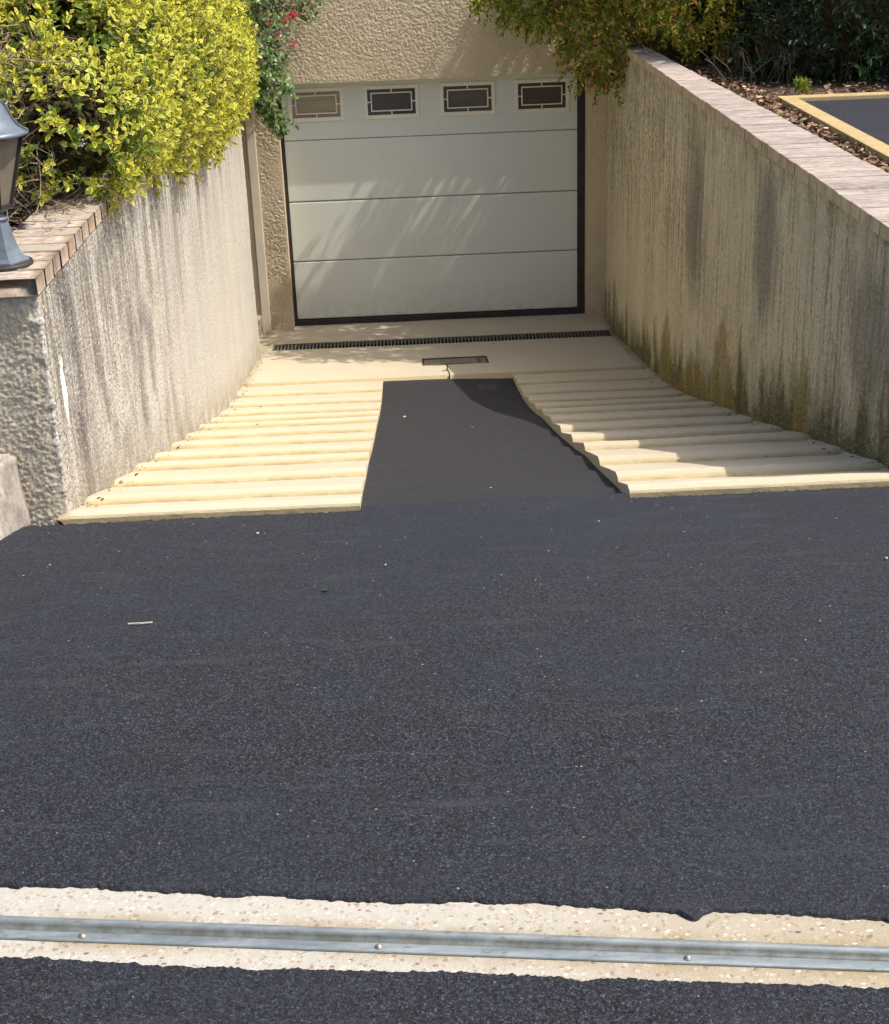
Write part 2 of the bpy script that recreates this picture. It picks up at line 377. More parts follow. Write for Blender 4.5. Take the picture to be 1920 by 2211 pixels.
def m_windowglass(name, c, c2, rough=.25):
    a = N(name); n = a.noise(9, 3, .5, v=a.map((.3, 1, 6)))
    return a.out(a.mix(a.mr(n, .35, .65), c, c2), rough, .5, None)
M['pane_pale'] = m_windowglass('curtained_glass', (.30, .235, .165), (.37, .30, .215), .5)
M['pane_blue'] = m_windowglass('dark_blue_glass', (.035, .038, .045), (.055, .055, .06))
M['pane_grey'] = m_windowglass('grey_brown_glass', (.085, .07, .055), (.11, .09, .07))
M['pane_brown'] = m_windowglass('brown_glass', (.06, .043, .035), (.085, .062, .05))
def m_stripconc():
    a = N('exposed_pebble_concrete'); n = a.noise(3, 4, .6); x, y, z = a.xyz()
    warm = a.mr(a.math('ADD', x, a.math('MULTIPLY', n, .9)), .1, 1.1)
    col = a.mix(warm, (.43, .41, .36), (.36, .305, .215))
    col = a.mix(a.mr(a.noise(40, 5, .7), .5, .75, 0, .4), col, (.30, .25, .17))
    w = a.map((1, 1.6, 1), rot=(0, 0, .4)); v = a.voro(52, v=w, out='Color'); d = a.voro(52, v=w); v3 = a.voro(130, out='Color'); r3 = a.xyz(v3); r = a.xyz(v)
    pb = a.ramp(r[1], [(0, (.12, .10, .10)), (.3, (.33, .26, .2)), (.45, (.75, .7, .6)), (.7, (.42, .24, .12)), (.85, (.72, .68, .6)), (1, (.2, .17, .15))])
    col = a.mix(a.math('MULTIPLY', a.mr(r[0], .45, .5), a.math('MULTIPLY', a.mr(a.math('ADD', d, a.math('MULTIPLY', a.noise(90, 2, .5), .3)), .50, .42), a.mr(a.noise(5, 3, .6), .35, .55, .35, 1))), col, pb)
    col = a.mix(a.mr(r3[0], .82, .9, 0, .6), col, a.ramp(r3[1], [(0, (.14, .12, .11)), (.4, (.35, .27, .19)), (1, (.62, .58, .5))]))
    edge = a.math('ADD', y, a.math('MULTIPLY', x, .134))
    rust = a.math('MULTIPLY', a.mr(a.math('ABSOLUTE', a.math('ADD', edge, 9.985)), .075, .03), a.mr(a.noise(5, 4, .6), .38, .58))
    col = a.mix(a.math('MULTIPLY', rust, .75), col, (.27, .20, .10))
    h = a.math('SUBTRACT', a.noise(200, 4, .7), a.math('MULTIPLY', a.mr(d, .15, .4), a.mr(r[0], .6, .7)))
    return a.out(col, .85, .2, a.bump(h, .003, .7))
M['strip'] = m_stripconc()
def m_rail():
    a = N('galvanised_steel'); x, y, z = a.xyz(); g = a.attr('groove')
    n = a.noise(14, 5, .7, v=a.map((.5, 3, 1))); n2 = a.noise(60, 4, .6)
    col = a.mix(a.mr(n, .35, .7), (.19, .225, .235), (.31, .345, .35))
    col = a.mix(a.math('MULTIPLY', g, a.mr(a.noise(22, 4, .7), .3, .6, .5, 1)), col, (.085, .09, .075))
    col = a.mix(a.mr(a.noise(30, 5, .75, v=a.map((.6, 1.5, 1))), .58, .68, 0, .8), col, (.10, .085, .065))
    met = a.math('MULTIPLY', a.mr(n2, .3, .8, .5, .2), a.math('SUBTRACT', 1., a.math('MULTIPLY', g, .8)))
    return a.out(col, a.mr(n, .3, .7, .42, .6), .5, a.bump(n2, .0012, .5), met)
M['rail'] = m_rail()
M['block'] = m_brick('weathered_concrete_block', [(0, (.33, .30, .25)), (1, (.35, .32, .265))], .4, .8)
M['euon'] = m_leaf('variegated_leaf', [(0, (.14, .21, .025)), (.5, (.27, .33, .03)), (.8, (.42, .43, .04)), (1, (.20, .26, .03))],
                   [(0, (.50, .50, .045)), (.4, (.68, .64, .06)), (.75, (.62, .60, .08)), (1, (.74, .66, .10))], .42, .30)
M['euon_yellow'] = m_leaf('golden_young_leaf', [(0, (.45, .46, .03)), (1, (.70, .60, .05))], [(0, (.72, .66, .06)), (1, (.80, .72, .16))], .5, .3)
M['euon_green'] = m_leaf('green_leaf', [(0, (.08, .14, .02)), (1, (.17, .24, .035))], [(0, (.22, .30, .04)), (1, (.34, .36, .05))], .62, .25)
M['dead'] = m_leaf('orange_dead_leaf', [(0, (.50, .20, .03)), (1, (.36, .20, .08))], None, trans=.2)
M['coto'] = m_leaf('small_green_leaf', [(0, (.06, .13, .03)), (.5, (.12, .21, .06)), (1, (.20, .30, .10))], None, trans=.2, rough=.4, spec=.5)
M['red'] = m_leaf('red_petal', [(0, (.50, .015, .04)), (1, (.70, .05, .10))], None, trans=.2)
M['whitepetal'] = m_leaf('white_petal', [(0, (.75, .73, .66)), (1, (.85, .84, .8))], None, trans=.2)
M['bush'] = m_leaf('olive_leaf', [(0, (.09, .16, .02)), (.45, (.21, .28, .035)), (.8, (.35, .37, .04)), (1, (.42, .30, .06))], None, trans=.45)
M['bush_lit'] = m_leaf('lit_lime_leaf', [(0, (.28, .33, .03)), (1, (.48, .46, .05))], None, trans=.35)  # brighter copy of the bush leaf, sunlit tone put into the colour
M['bush_orange'] = m_leaf('orange_tip_leaf', [(0, (.78, .26, .12)), (.5, (.80, .46, .13)), (1, (.70, .52, .15))], None, trans=.3)
M['dark_leaf'] = m_leaf('dark_conifer_leaf', [(0, (.014, .030, .012)), (.6, (.024, .05, .020)), (1, (.04, .075, .03))], None, trans=.12)
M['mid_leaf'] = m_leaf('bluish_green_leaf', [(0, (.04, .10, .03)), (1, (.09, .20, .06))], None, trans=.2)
M['chip'] = m_leaf('bark_chip', [(0, (.10, .055, .035)), (.5, (.22, .13, .08)), (.9, (.32, .21, .13)), (1, (.55, .42, .26))], None, trans=.0, rough=.9)
M['pebble'] = m_plain('pale_pebble', (.55, .50, .42), .7, .3, nscale=60, var=.3)

# ------------------------------------------------------------------ terrain profile of the ramp
PY = [-12, -7.68, -7.43, -6.95, -6.48, -6.03, -5.54, -5.09, -4.62, -4.15, -3.72, -3.25, -2.8, -2.35, -1.6, -1.2, -.62, 0, 2]
PZ = [1.4, 1.395, 1.34, 1.215, 1.10, .973, .842, .727, .61, .48, .37, .265, .185, .115, .0, -.05, -.14, -.145, -.145]
def prof(y): return np.interp(y, PY, PZ)

# ------------------------------------------------------------------ ramp tracks and landing
LIPS = [-7.43, -6.95, -6.48, -6.03, -5.54, -5.09, -4.62, -4.15, -3.72, -3.25, -2.8, -2.35]
LH = .0125
def track(name, x0, x1, drop_side):
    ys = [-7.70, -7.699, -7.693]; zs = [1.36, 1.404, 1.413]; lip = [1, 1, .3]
    prev = -7.68; ztop = 1.415
    for L in LIPS:
        yy = np.concatenate([np.linspace(prev + .034, L - .02, 6), [L - .003]]); zb = float(prof(L))
        zz = np.interp(yy, [yy[0], yy[-1]], [ztop, zb])
        zz = zz + 0.001 * np.sin(np.linspace(0, math.pi, 7))
        for k, (y_, z_) in enumerate(zip(yy, zz)): ys.append(y_); zs.append(z_); lip.append(0.)
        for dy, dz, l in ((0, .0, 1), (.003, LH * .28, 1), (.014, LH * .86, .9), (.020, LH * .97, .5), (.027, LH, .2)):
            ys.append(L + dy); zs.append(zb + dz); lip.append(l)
        prev = L + .03; ztop = zb + LH
    ys = np.array(ys); zs = np.array(zs); lip = np.array(lip)
    xs = np.linspace(x0, x1, 90)
    X, Y = np.meshgrid(xs, ys, indexing='ij'); Z = np.tile(zs, (len(xs), 1)); Lp = np.tile(lip, (len(xs), 1))
    gr = np.array([1. if any(abs(y_ - L) < .0035 for L in LIPS) or y_ < -7.6985 else 0. for y_ in ys]); G = np.tile(gr, (len(xs), 1)); ws = np.clip(1 - np.abs(X - (x0 if abs(x0) > abs(x1) else x1)) / .045, 0, 1)
    ws = sstep(ws, 0, 1); env = np.interp(ys, [-7.7, -7.68] + LIPS + [-2.2], [1.40, 1.41] + [float(prof(L)) + LH for L in LIPS] + [.16]); Z = Z * (1 - ws) + (env[None] + .004) * ws
    wob = (fbm(X * 2.5, Y * 2.1, 3, 2) - .5) * .022 + (vn(X * 31, Y * 2.2, 5) - .5) * .004
    Y = Y + wob * (Y > -7.69); Z = Z + (fbm(X * 7, Y * 7, 9) - .5) * .003
    # skirt on both sides
    wd = np.abs(X - (x0 if abs(x0) > abs(x1) else x1)); wall = np.clip(1 - wd / .05, 0, 1)
    V = np.stack([X, Y, Z], -1)
    lo0 = V[0].copy(); lo0[:, 2] -= .16; lo1 = V[-1].copy(); lo1[:, 2] -= .16
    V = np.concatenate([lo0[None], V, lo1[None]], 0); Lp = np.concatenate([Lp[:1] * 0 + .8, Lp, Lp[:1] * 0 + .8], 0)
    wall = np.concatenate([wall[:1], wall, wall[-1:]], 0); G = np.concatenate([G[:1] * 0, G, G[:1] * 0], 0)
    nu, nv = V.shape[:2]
    me = mesh_from(name, V, gridq(nu, nv), smooth=False, attrs={'lip': Lp, 'wall': wall, 'lip_foot': G})
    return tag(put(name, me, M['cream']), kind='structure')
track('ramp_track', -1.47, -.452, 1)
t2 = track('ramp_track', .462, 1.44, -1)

# landing in front of the door, cut round the drain and the inspection cover
def landing():
    xs = np.unique(np.concatenate([np.linspace(-1.62, 1.6, 110), [-1.37, 1.40, -.165, .325]]))
    ys = np.unique(np.concatenate([np.linspace(-2.35, .02, 90), [-.745, -.535, -1.545, -1.87, -2.345], [-2.33, -2.335, -.47, -.44]]))
    X, Y = np.meshgrid(xs, ys, indexing='ij')
    Z = prof(Y) + .019 + (fbm(X * 3, Y * 3, 21) - .5) * .006
    Z = Z - sstep(Y, -.80, -.75) * .010
    Z = Z + sstep(Y, -.49, -.43) * .022
    V = np.stack([X, Y, Z], -1)
    q = gridq(len(xs), len(ys))
    c = V.reshape(-1, 3)[q].mean(1)
    hole = ((c[:, 0] > -1.37) & (c[:, 0] < 1.40) & (c[:, 1] > -.745) & (c[:, 1] < -.535)) | ((c[:, 0] > -.165) & (c[:, 0] < .325) & (c[:, 1] > -1.87) & (c[:, 1] < -1.545))
    nu, nv = V.shape[:2]
    lo = V[:, 0].copy(); lo[:, 2] -= .16
    Vf = np.concatenate([V.reshape(-1, 3), lo], 0); n0 = nu * nv
    i = np.arange(nu - 1); front = np.stack([n0 + i, n0 + i + 1, (i + 1) * nv, i * nv], -1)
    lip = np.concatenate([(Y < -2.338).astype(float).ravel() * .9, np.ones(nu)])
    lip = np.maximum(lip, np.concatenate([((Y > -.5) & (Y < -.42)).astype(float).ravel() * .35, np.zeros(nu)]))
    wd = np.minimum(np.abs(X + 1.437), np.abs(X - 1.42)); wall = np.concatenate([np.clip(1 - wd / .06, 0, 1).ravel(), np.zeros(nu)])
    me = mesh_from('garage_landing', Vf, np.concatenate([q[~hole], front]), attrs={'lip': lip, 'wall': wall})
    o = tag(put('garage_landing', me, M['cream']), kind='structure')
    j = MB()  # shrinkage joint in the slab
    pts = [(.012, -1.875), (.018, -1.99), (.006, -2.08), (.016, -2.2), (.018, -2.35)]
    for (a, b), (c_, d) in zip(pts, pts[1:]): j.bar((a, b, float(prof(b)) + .0215), (c_, d, float(prof(d)) + .0215), .007, .003)
    j.bar((.018, -2.352, float(prof(-2.35)) + .02), (.018, -2.352, float(prof(-2.35)) - .02), .007, .004)
    j.bar((-.03, -2.17, float(prof(-2.17)) + .0215), (.01, -2.16, float(prof(-2.16)) + .0215), .008, .003)
    j.build('slab_joint', M['pit'], o)
landing()

# asphalt between the tracks
def asphalt_ramp():
    xs = np.linspace(-.50, .52, 200); ys = np.linspace(-7.80, -2.33, 800)
    X, Y = np.meshgrid(xs, ys, indexing='ij')
    Z = prof(Y) - .006 - .020 * sstep(X, -.2, .5)
    Z = np.where(Y < -7.55, Z - .0 * Y, Z)
    d, h = worley(X / .011, Y / .011, 4)
    Z = Z + (.5 - d) * .0016 + (fbm(X * 4, Y * 2, 8) - .5) * .008
    Z = Z - .03 * sstep(Y, -7.70, -7.79)
    me = mesh_from('asphalt_ramp', np.stack([X, Y, Z], -1), gridq(len(xs), len(ys)))
    tag(put('asphalt_ramp', me, M['asphalt_smooth']), kind='structure')
asphalt_ramp()

def forecourt():
    xs = np.arange(-1.8, 1.8, .0044); ys = np.concatenate([np.arange(-10.04, -9.0, .0036), np.arange(-9.0, -7.66, .0060)])
    X, Y = np.meshgrid(xs, ys, indexing='ij')
    Z = 1.391 + .0175 * sstep(Y, -7.7, -9.2)
    Z = np.where(np.abs(X) < .47, Z, Z)
    lay = fbm(X * 1.3, Y * 1.3, 31, 3)
    d, h = worley(X / .0082, Y / .0082, 14); d2, h2 = worley(X / .015, Y / .015, 44)
    rough = np.clip(.35 + (lay - .5) * 2.0 + (-8.2 - Y) * .45, .18, 1.2)
    Z = Z + ((.55 - d) * .0034 * (.4 + h) + (.5 - d2) * .0022) * rough + (fbm(X * 2.2, Y * 2.2, 77) - .5) * .006
    # ragged edge towards the rail strip
    edge = -9.70 - .143 * (X + 1.18) + (fbm(X * 5, X * 0, 5) - .5) * .026 + (fbm(X * 26, Y * 3, 6, 3) - .5) * .014 + (fbm(X * 90, Y * 90, 7, 2) - .5) * .009
    bite = np.exp(-((X - .50 + .25) / .022) ** 2) * .026
    edge = edge - bite
    dd = Y - edge
    Z = np.where(dd < .012, Z - (1 - sstep(dd, -.004, .012)) * .034, Z)
    # ragged edge against the tracks
    e2 = -7.695 + (fbm(X * 60, X * 0 + 3, 16) - .5) * .022
    d3 = e2 - Y
    Z = np.where((np.abs(X) > .45) & (d3 < .012), Z - (1 - sstep(d3, -.002, .012)) * .03, Z)
    me = mesh_from('forecourt_asphalt', np.stack([X, Y, Z], -1), gridq(len(xs), len(ys)))
    tag(put('forecourt_asphalt', me, M['asphalt']), kind='structure')
forecourt()
def street():
    xs = np.arange(-1.4, 1.1, .0038); ys = np.arange(-10.7, -9.84, .0038)
    X, Y = np.meshgrid(xs, ys, indexing='ij')
    d, h = worley(X / .0082, Y / .0082, 15); d2, h2 = worley(X / .015, Y / .015, 45)
    Z = 1.4075 + (.55 - d) * .0040 * (.4 + h) + (.5 - d2) * .0026 + (fbm(X * 2.2, Y * 2.2, 78) - .5) * .006
    edge = -9.915 - .131 * (X + 1.134) + (fbm(X * 5, X * 0, 55) - .5) * .024 + (fbm(X * 26, Y * 3, 56, 3) - .5) * .014 + (fbm(X * 90, Y * 90, 57, 2) - .5) * .009
    dd = edge - Y
    Z = np.where(dd < .016, Z - (1 - sstep(dd, -.004, .016)) * .034, Z)
    me = mesh_from('street_asphalt', np.stack([X, Y, Z], -1), gridq(len(xs), len(ys)))
    tag(put('street_asphalt', me, M['asphalt']), kind='structure')
street()
def sheet(name, x0, x1, y0, y1, z, mat):
    me = mesh_from(name, [(x0, y0, z), (x1, y0, z), (x1, y1, z), (x0, y1, z)], [(0, 1, 2, 3)], smooth=False)
    return tag(put(name, me, mat), kind='structure')
sheet('road', -150, 150, -300, -7.74, 1.360, M['asphalt'])
# pebble concrete strip carrying the rail
s = MB(); s.prism([(-4, -9.25), (-4, -9.9), (4, -10.95), (4, -10.1)], 1.30, 1.3995); so = s.build('concrete_strip', M['strip']); tag(so, kind='structure')

# ------------------------------------------------------------------ gate rail
def rail():
    root = empty('gate_rail', (0, -9.98, 1.40))
    tag(root, 'long galvanised steel gate rail screwed to the pebble concrete strip', 'rail')
    xs = np.linspace(-3.2, 3.2, 640)
    # section: distance along strip normal (towards garage) and height
    sec = [(-.001, 0, 0), (-.001, .004, 0), (.001, .005, 0), (.022, .0055, 0), (.025, .0045, .7), (.028, .002, 1), (.034, .0022, 1), (.038, .008, 1), (.042, .0145, .3), (.048, .0165, 0), (.054, .0155, 0), (.059, .012, 0), (.063, .006, 0), (.064, 0, .3)]
    S = np.array(sec); a = math.atan(-.134); nx, ny = -math.sin(a), math.cos(a)
    y0 = -9.866 - .134 * (xs + 1.15)
    d = S[:, 0][None] * .97; wob = (vn(xs * 6, xs * 0, 3)[:, None] - .5) * .0016
    X = xs[:, None] + d * nx; Y = y0[:, None] + d * ny + wob; Z = 1.401 + S[:, 1][None] + 0 * X
    me = mesh_from('rail_profile', np.stack([X, Y, Z], -1), gridq(len(xs), len(sec)), attrs={'groove': np.tile(S[:, 2], (len(xs), 1))})
    put('rail_profile', me, M['rail'], root)
    first = None
    steel = m_plain('screw_steel', (.42, .38, .33), .5, .5, .8, nscale=90, var=.3)
    for k in range(-2, 4):
        x = -.975 + .597 * k; y = -9.866 - .134 * (x + 1.15) + .011
        if first is None:
            b = MB(); b.lathe((x, y, 1.4065), [(.0078, 0), (.0076, .0015), (.0055, .0025), (.0052, .005), (.003, .006), (.0006, .0062)], 14)
            first = b.build('screw', steel, root, smooth=True); fx, fy = x, y
        else:
            o = first.copy(); C.objects.link(o); o.parent = root; o.matrix_parent_inverse = first.matrix_parent_inverse; o.location = (x - fx, y - fy, 0)
rail()

# ------------------------------------------------------------------ retaining walls
def wall_mesh(name, path, ybot, ztop, mat, disp, nv=170, root=None, frontfn=None):
    """path: (n,2) points, normals computed; ybot: function(x,y)->z of foot"""
    P = np.array(path); T = np.gradient(P, axis=0); T /= np.linalg.norm(T, axis=1)[:, None] + 1e-9
    Nn = np.stack([T[:, 1], -T[:, 0]], -1)
    s = np.concatenate([[0], np.cumsum(np.linalg.norm(np.diff(P, axis=0), axis=1))])
    zb = ybot(P[:, 0], P[:, 1]) - .06
    t = np.linspace(0, 1, nv)
    Z = zb[:, None] + (ztop - zb)[:, None] * t[None]
    S = np.tile(s[:, None], (1, nv))
    D = disp(S, Z, P)
    X = P[:, 0][:, None] + Nn[:, 0][:, None] * D; Y = P[:, 1][:, None] + Nn[:, 1][:, None] * D
    fr = np.tile(frontfn(P)[:, None], (1, nv)) if frontfn else X * 0
    me = mesh_from(name, np.stack([X, Y, Z], -1), gridq(len(P), nv), attrs={'top': ztop - Z, 'base': Z - zb[:, None] - .06, 'front': fr})
    return put(name, me, mat, root)
def stucco(S, Z, a, sc, seed):
    r1 = fbm(S / sc, Z / sc, seed, 3); rid = 1 - np.abs(2 * vn(S / sc * 1.3 + 7, Z / sc * 1.3, seed + 9) - 1)
    return a * ((r1 - .5) * 1.4 + (rid - .5) * .6)

def foot(x, y): return np.where(y < -7.6, 1.375, prof(y))
# left wall
rootL = empty('retaining_wall', (-1.55, -7.6, 1.4)); tag(rootL, 'left retaining wall with pale speckled render and brown brick coping beside the ramp', 'wall')
fr = np.linspace(-3.4, -2.0, 30)[:-1].tolist() + np.arange(-2.0, -1.447, .004).tolist()
path = [(x, -7.665) for x in fr]
path += [(-1.447 + .010 * math.sin(a), -7.655 - .010 * math.cos(a)) for a in np.linspace(.2, math.pi / 2, 5)]
y = -7.651; st = .0045
while y < -1.0:
    path.append((-1.437, y)); y += st; st = min(.014, st * 1.004)
path += [(-1.437, -1.0), (-1.441, -.992), (-1.46, -.99), (-1.70, -.99)]
ff = lambda P: 1 - sstep(P[:, 0] + (P[:, 1] + 7.665) * 1.2, -1.475, -1.437)
def dl(S, Z, P):
    f = np.clip(ff(P), 0, 1)[:, None]; side = (P[:, 0] > -1.44)[:, None]
    d = stucco(S, Z, .0062, .0088, 3) * f + stucco(S, Z, .0042, .0065, 13) * (1 - f)
    d += (fbm(S * 1.5, Z * 1.5, 4) - .5) * .014
    e = np.exp(-((S - S[len(fr)]) / .03) ** 2)
    return d - e * .004 + e * (fbm(S * 0 + 1, Z * 26, 2) - .5) * .014
wall_mesh('wall_body', path, foot, 2.172, M['wl'], dl, 200, rootL, ff)
b = MB(); b.box(-1.66, -1.447, -7.65, -1.0, -.3, 2.171); b.box(-3.4, -1.66, -7.655, -7.45, 1.2, 2.171); b.build('wall_core', M['mortar'], rootL)
# right wall
rootR = empty('retaining_wall', (1.5, -7.6, 1.4)); tag(rootR, 'right retaining wall with ochre rain streaked render and pale brick coping', 'wall')
path = [(1.425, -.10)]; y = -.10
while y > -7.655:
    y -= .0105; path.append((1.425, max(y, -7.655)))
path += [(1.435, -7.665)] + [(x, -7.665) for x in np.linspace(1.45, 3.6, 80)]
def dr(S, Z, P): return stucco(S, Z, .0125, .015, 23) + (fbm(S * 1.2, Z * 1.2, 6) - .5) * .016 + (vn(S * 45, Z * 7, 8) - .5) * .005
wall_mesh('wall_body', path, foot, 2.137, M['wr'], dr, 200, rootR)
b = MB(); b.box(1.437, 1.66, -7.65, -.1, -.3, 2.136); b.box(1.66, 3.6, -7.655, -7.45, 1.2, 2.136); b.build('wall_core', M['mortar'], rootR)

def coping(name, ys, x_in, x_out, z0, z1, mat, root, gap=.002, side=1):
    bm = bmesh.new(); rr = random.Random(5)
    for a, c in zip(ys, ys[1:]):
        lo, hi = min(a, c) + gap / 2, max(a, c) - gap / 2
        xi = x_in(lo) + rr.uniform(-.0018, .0018); xo = x_out(lo) + rr.uniform(-.003, .003); dz = rr.uniform(-.0018, .0018)
        ret = bmesh.ops.create_cube(bm, size=1)
        for v in ret['verts']:
            v.co = Vector((xi if v.co.x < 0 else xo, lo if v.co.y < 0 else hi, z0 if v.co.z < 0 else z1 + dz))
        es = list({e for v in ret['verts'] for e in v.link_edges})
        bmesh.ops.bevel(bm, geom=es, offset=.0035, segments=2, affect='EDGES', profile=.6)
    me = bpy.data.meshes.new(name); 
    bmesh.ops.recalc_face_normals(bm, faces=bm.faces)
    bmesh.ops.subdivide_edges(bm, edges=[e for e in bm.edges if e.calc_length() > .08], cuts=3, use_grid_fill=True)
    for v in bm.verts:
        n = .0035 * (float(fbm(np.array([v.co.x * 22]), np.array([v.co.y * 22 + v.co.z * 30]), 3)[0]) - .5) * 2; v.co.z += n * .5; v.co.x += n * .3
    bm.to_mesh(me); bm.free()
    return put(name, me, mat, root)
ysL = [-7.690 + .128 * k for k in range(0, 53)]
cl = coping('brick_coping', ysL, lambda y: -1.432, lambda y: -1.672, 2.172, 2.226, M['brickL'], rootL)
cl.data.polygons.foreach_set('use_smooth', [True] * len(cl.data.polygons))
# left front return coping, same brick running away to the left
b = MB()
for k in range(13):
    x1 = -1.680 - .128 * k; b.box(x1 - .122, x1, -7.688, -7.45, 2.172, 2.225)
b.build('brick_coping', M['brickL'], rootL, bevel=.005)
b = MB(); b.box(-1.669, -1.435, -7.686, -.99, 2.1715, 2.2254); b.build('mortar_bed', M['mortar'], rootL)
ysR = [-7.690 + .118 * k for k in range(0, 64)]
cr = coping('brick_coping', ysR, lambda y: 1.402, lambda y: float(np.interp(y, [-7.7, -6.36, -4.64, -2.1, 0], [1.73, 1.702, 1.653, 1.565, 1.53])), 2.137, 2.188, M['brickR'], rootR, gap=.006)
cr.data.polygons.foreach_set('use_smooth', [False] * len(cr.data.polygons))
b = MB(); b.prism([(1.411, -7.685), (1.70, -7.685), (1.54, -.14), (1.411, -.14)], 2.1365, 2.1835); b.build('mortar_bed', M['mortar'], rootR)

# concrete block against the left wall
def blob_block():
    bm = bmesh.new()
    poly = [(-1.556, -7.672), (-1.70, -7.93), (-2.9, -7.96), (-2.9, -7.672)]
    lo = [bm.verts.new((x, y, 1.36)) for x, y in poly]; hi = [bm.verts.new((x - (.018 if i < 2 else 0), y + (0 if i in (0, 3) else .01), 1.645 - (.02 if i == 1 else 0))) for i, (x, y) in enumerate(poly)]
    bm.faces.new(lo[::-1]); bm.faces.new(hi)
    for i in range(4): bm.faces.new((lo[i], lo[(i + 1) % 4], hi[(i + 1) % 4], hi[i]))
    bmesh.ops.recalc_face_normals(bm, faces=bm.faces)
    bmesh.ops.bevel(bm, geom=list(bm.edges), offset=.014, segments=3, affect='EDGES')
    bmesh.ops.subdivide_edges(bm, edges=[e for e in bm.edges if e.calc_length() > .05], cuts=14, use_grid_fill=True)
    for v in bm.verts:
        p = v.co; n = float(fbm(np.array([p.x * 18 + p.z * 9]), np.array([p.y * 18 + p.z * 15]), 4)[0]) - .5
        v.co += Vector((n * .016, -n * .012, n * .012))
    me = bpy.data.meshes.new('concrete_block'); bm.to_mesh(me); bm.free()
    me.polygons.foreach_set('use_smooth', [True] * len(me.polygons))
    tag(put('concrete_block', me, M['block']), 'rough grey concrete block on the asphalt against the left wall corner', 'block')
blob_block()

# ------------------------------------------------------------------ house with garage door
house = empty('garage_house', (0, 0, -.14)); tag(house, 'house with rough cream render above and around the white garage door', 'house')
WF = -.15
def house_wall():
    def panel(x0, x1, z0, z1, st, holes=()):
        xs = np.arange(x0, x1 + st / 2, st); zs = np.arange(z0, z1 + st / 2, st)
        xs = np.linspace(x0, x1, len(xs)); zs = np.linspace(z0, z1, len(zs))
        X, Z = np.meshgrid(xs, zs, indexing='ij')
        n1 = vn(X / .011, Z / .011, 61); n2 = vn(X / .009 + 9, Z / .009, 62); warp = fbm(X * 45, Z * 45, 64, 2) * 1.1
        rid = 1 - np.abs(2 * vn(X / .0155 + warp, Z / .0125 + warp, 63) - 1)
        D = (rid - .5) * .0062 + (n1 - .5) * .0038 + (n2 - .5) * .002
        D = D * .85 * (.45 + .55 * sstep(fbm(X * 2.5, Z * 2.5, 66, 2), .3, .45))
        ed = np.minimum.reduce([X - x0, x1 - X, Z - z0]); D = D * sstep(ed, 0, .02)
        V = np.stack([X, WF - D - .002, Z], -1); q = gridq(len(xs), len(zs))
        return V.reshape(-1, 3), q
    Vs = []; Qs = []; n = 0
    for a in ((-1.412, 1.62, 1.897, 2.72, .0052), (-1.412, 1.62, 2.72, 3.3, .01), (-1.412, -1.222, -.16, 1.897, .0048), (1.262, 1.46, -.16, 1.897, .0052), (-2.6, -1.488, -.16, 3.1, .012)):
        V, q = panel(*a); Vs.append(V); Qs.append(q[:, ::-1] + n); n += len(V)
    me = mesh_from('house_wall', np.concatenate(Vs), np.concatenate(Qs)); put('house_wall', me, M['house'], house)
    b = MB()   # solid masonry behind the render: left, right, above, with the door reveals
    b.box(-7, -1.222, WF + .002, .35, -.3, 1.897); b.box(1.262, 7, WF + .002, .35, -.3, 1.897); b.box(-7, 7, WF + .002, .35, 1.897, 5.6)
    b.build('masonry', M['house'], house)
    t = MB(); t.box(-1.487, -1.413, WF - .014, WF + .001, -.16, 3.2); t.build('smooth_pilaster', m_plain('smooth_cream_render', (.74, .67, .52), .9, .1, nscale=5, var=.08, bump=.002), house, bevel=.006)
    t = MB(); t.box(-1.56, -1.488, WF - .16, WF - .003, -.16, .03); t.build('plinth_stub', M['mortar'], house, bevel=.01)
    t = MB(); t.box(1.466, 1.56, WF - .02, WF, -.3, 2.2); t.build('corner_bead', M['mortar'], house)
    t = MB(); t.lathe((.143, 0, 0), [(.006, 0), (.006, .02)], 10); 
house_wall()
gd = MB()
fp = [(-1.222, -.125), (-1.193, -.125), (-1.193, 1.905), (1.197, 1.905), (1.197, -.125), (1.262, -.125), (1.262, 1.95), (-1.222, 1.95)]
gd.add([(x, y, z) for y in (-.022, .06) for x, z in fp], [(0, 1, 2, 7), (2, 3, 6, 7), (3, 4, 5, 6), (15, 10, 9, 8), (15, 14, 11, 10), (14, 13, 12, 11)] + [(i, (i + 1) % 8, (i + 1) % 8 + 8, i + 8) for i in range(8)])
door = gd.build('garage_door', M['dark'], house, bevel=.003)
bt = MB(); bt.box(-1.193, 1.197, -.030, .05, -.127, -.066); bt.box(-1.193, 1.197, -.036, -.030, -.105, -.098); bt.build('bottom_seal', M['dark'], door, bevel=.003)
PZs = [-.065, .435, .935, 1.435, 1.905]
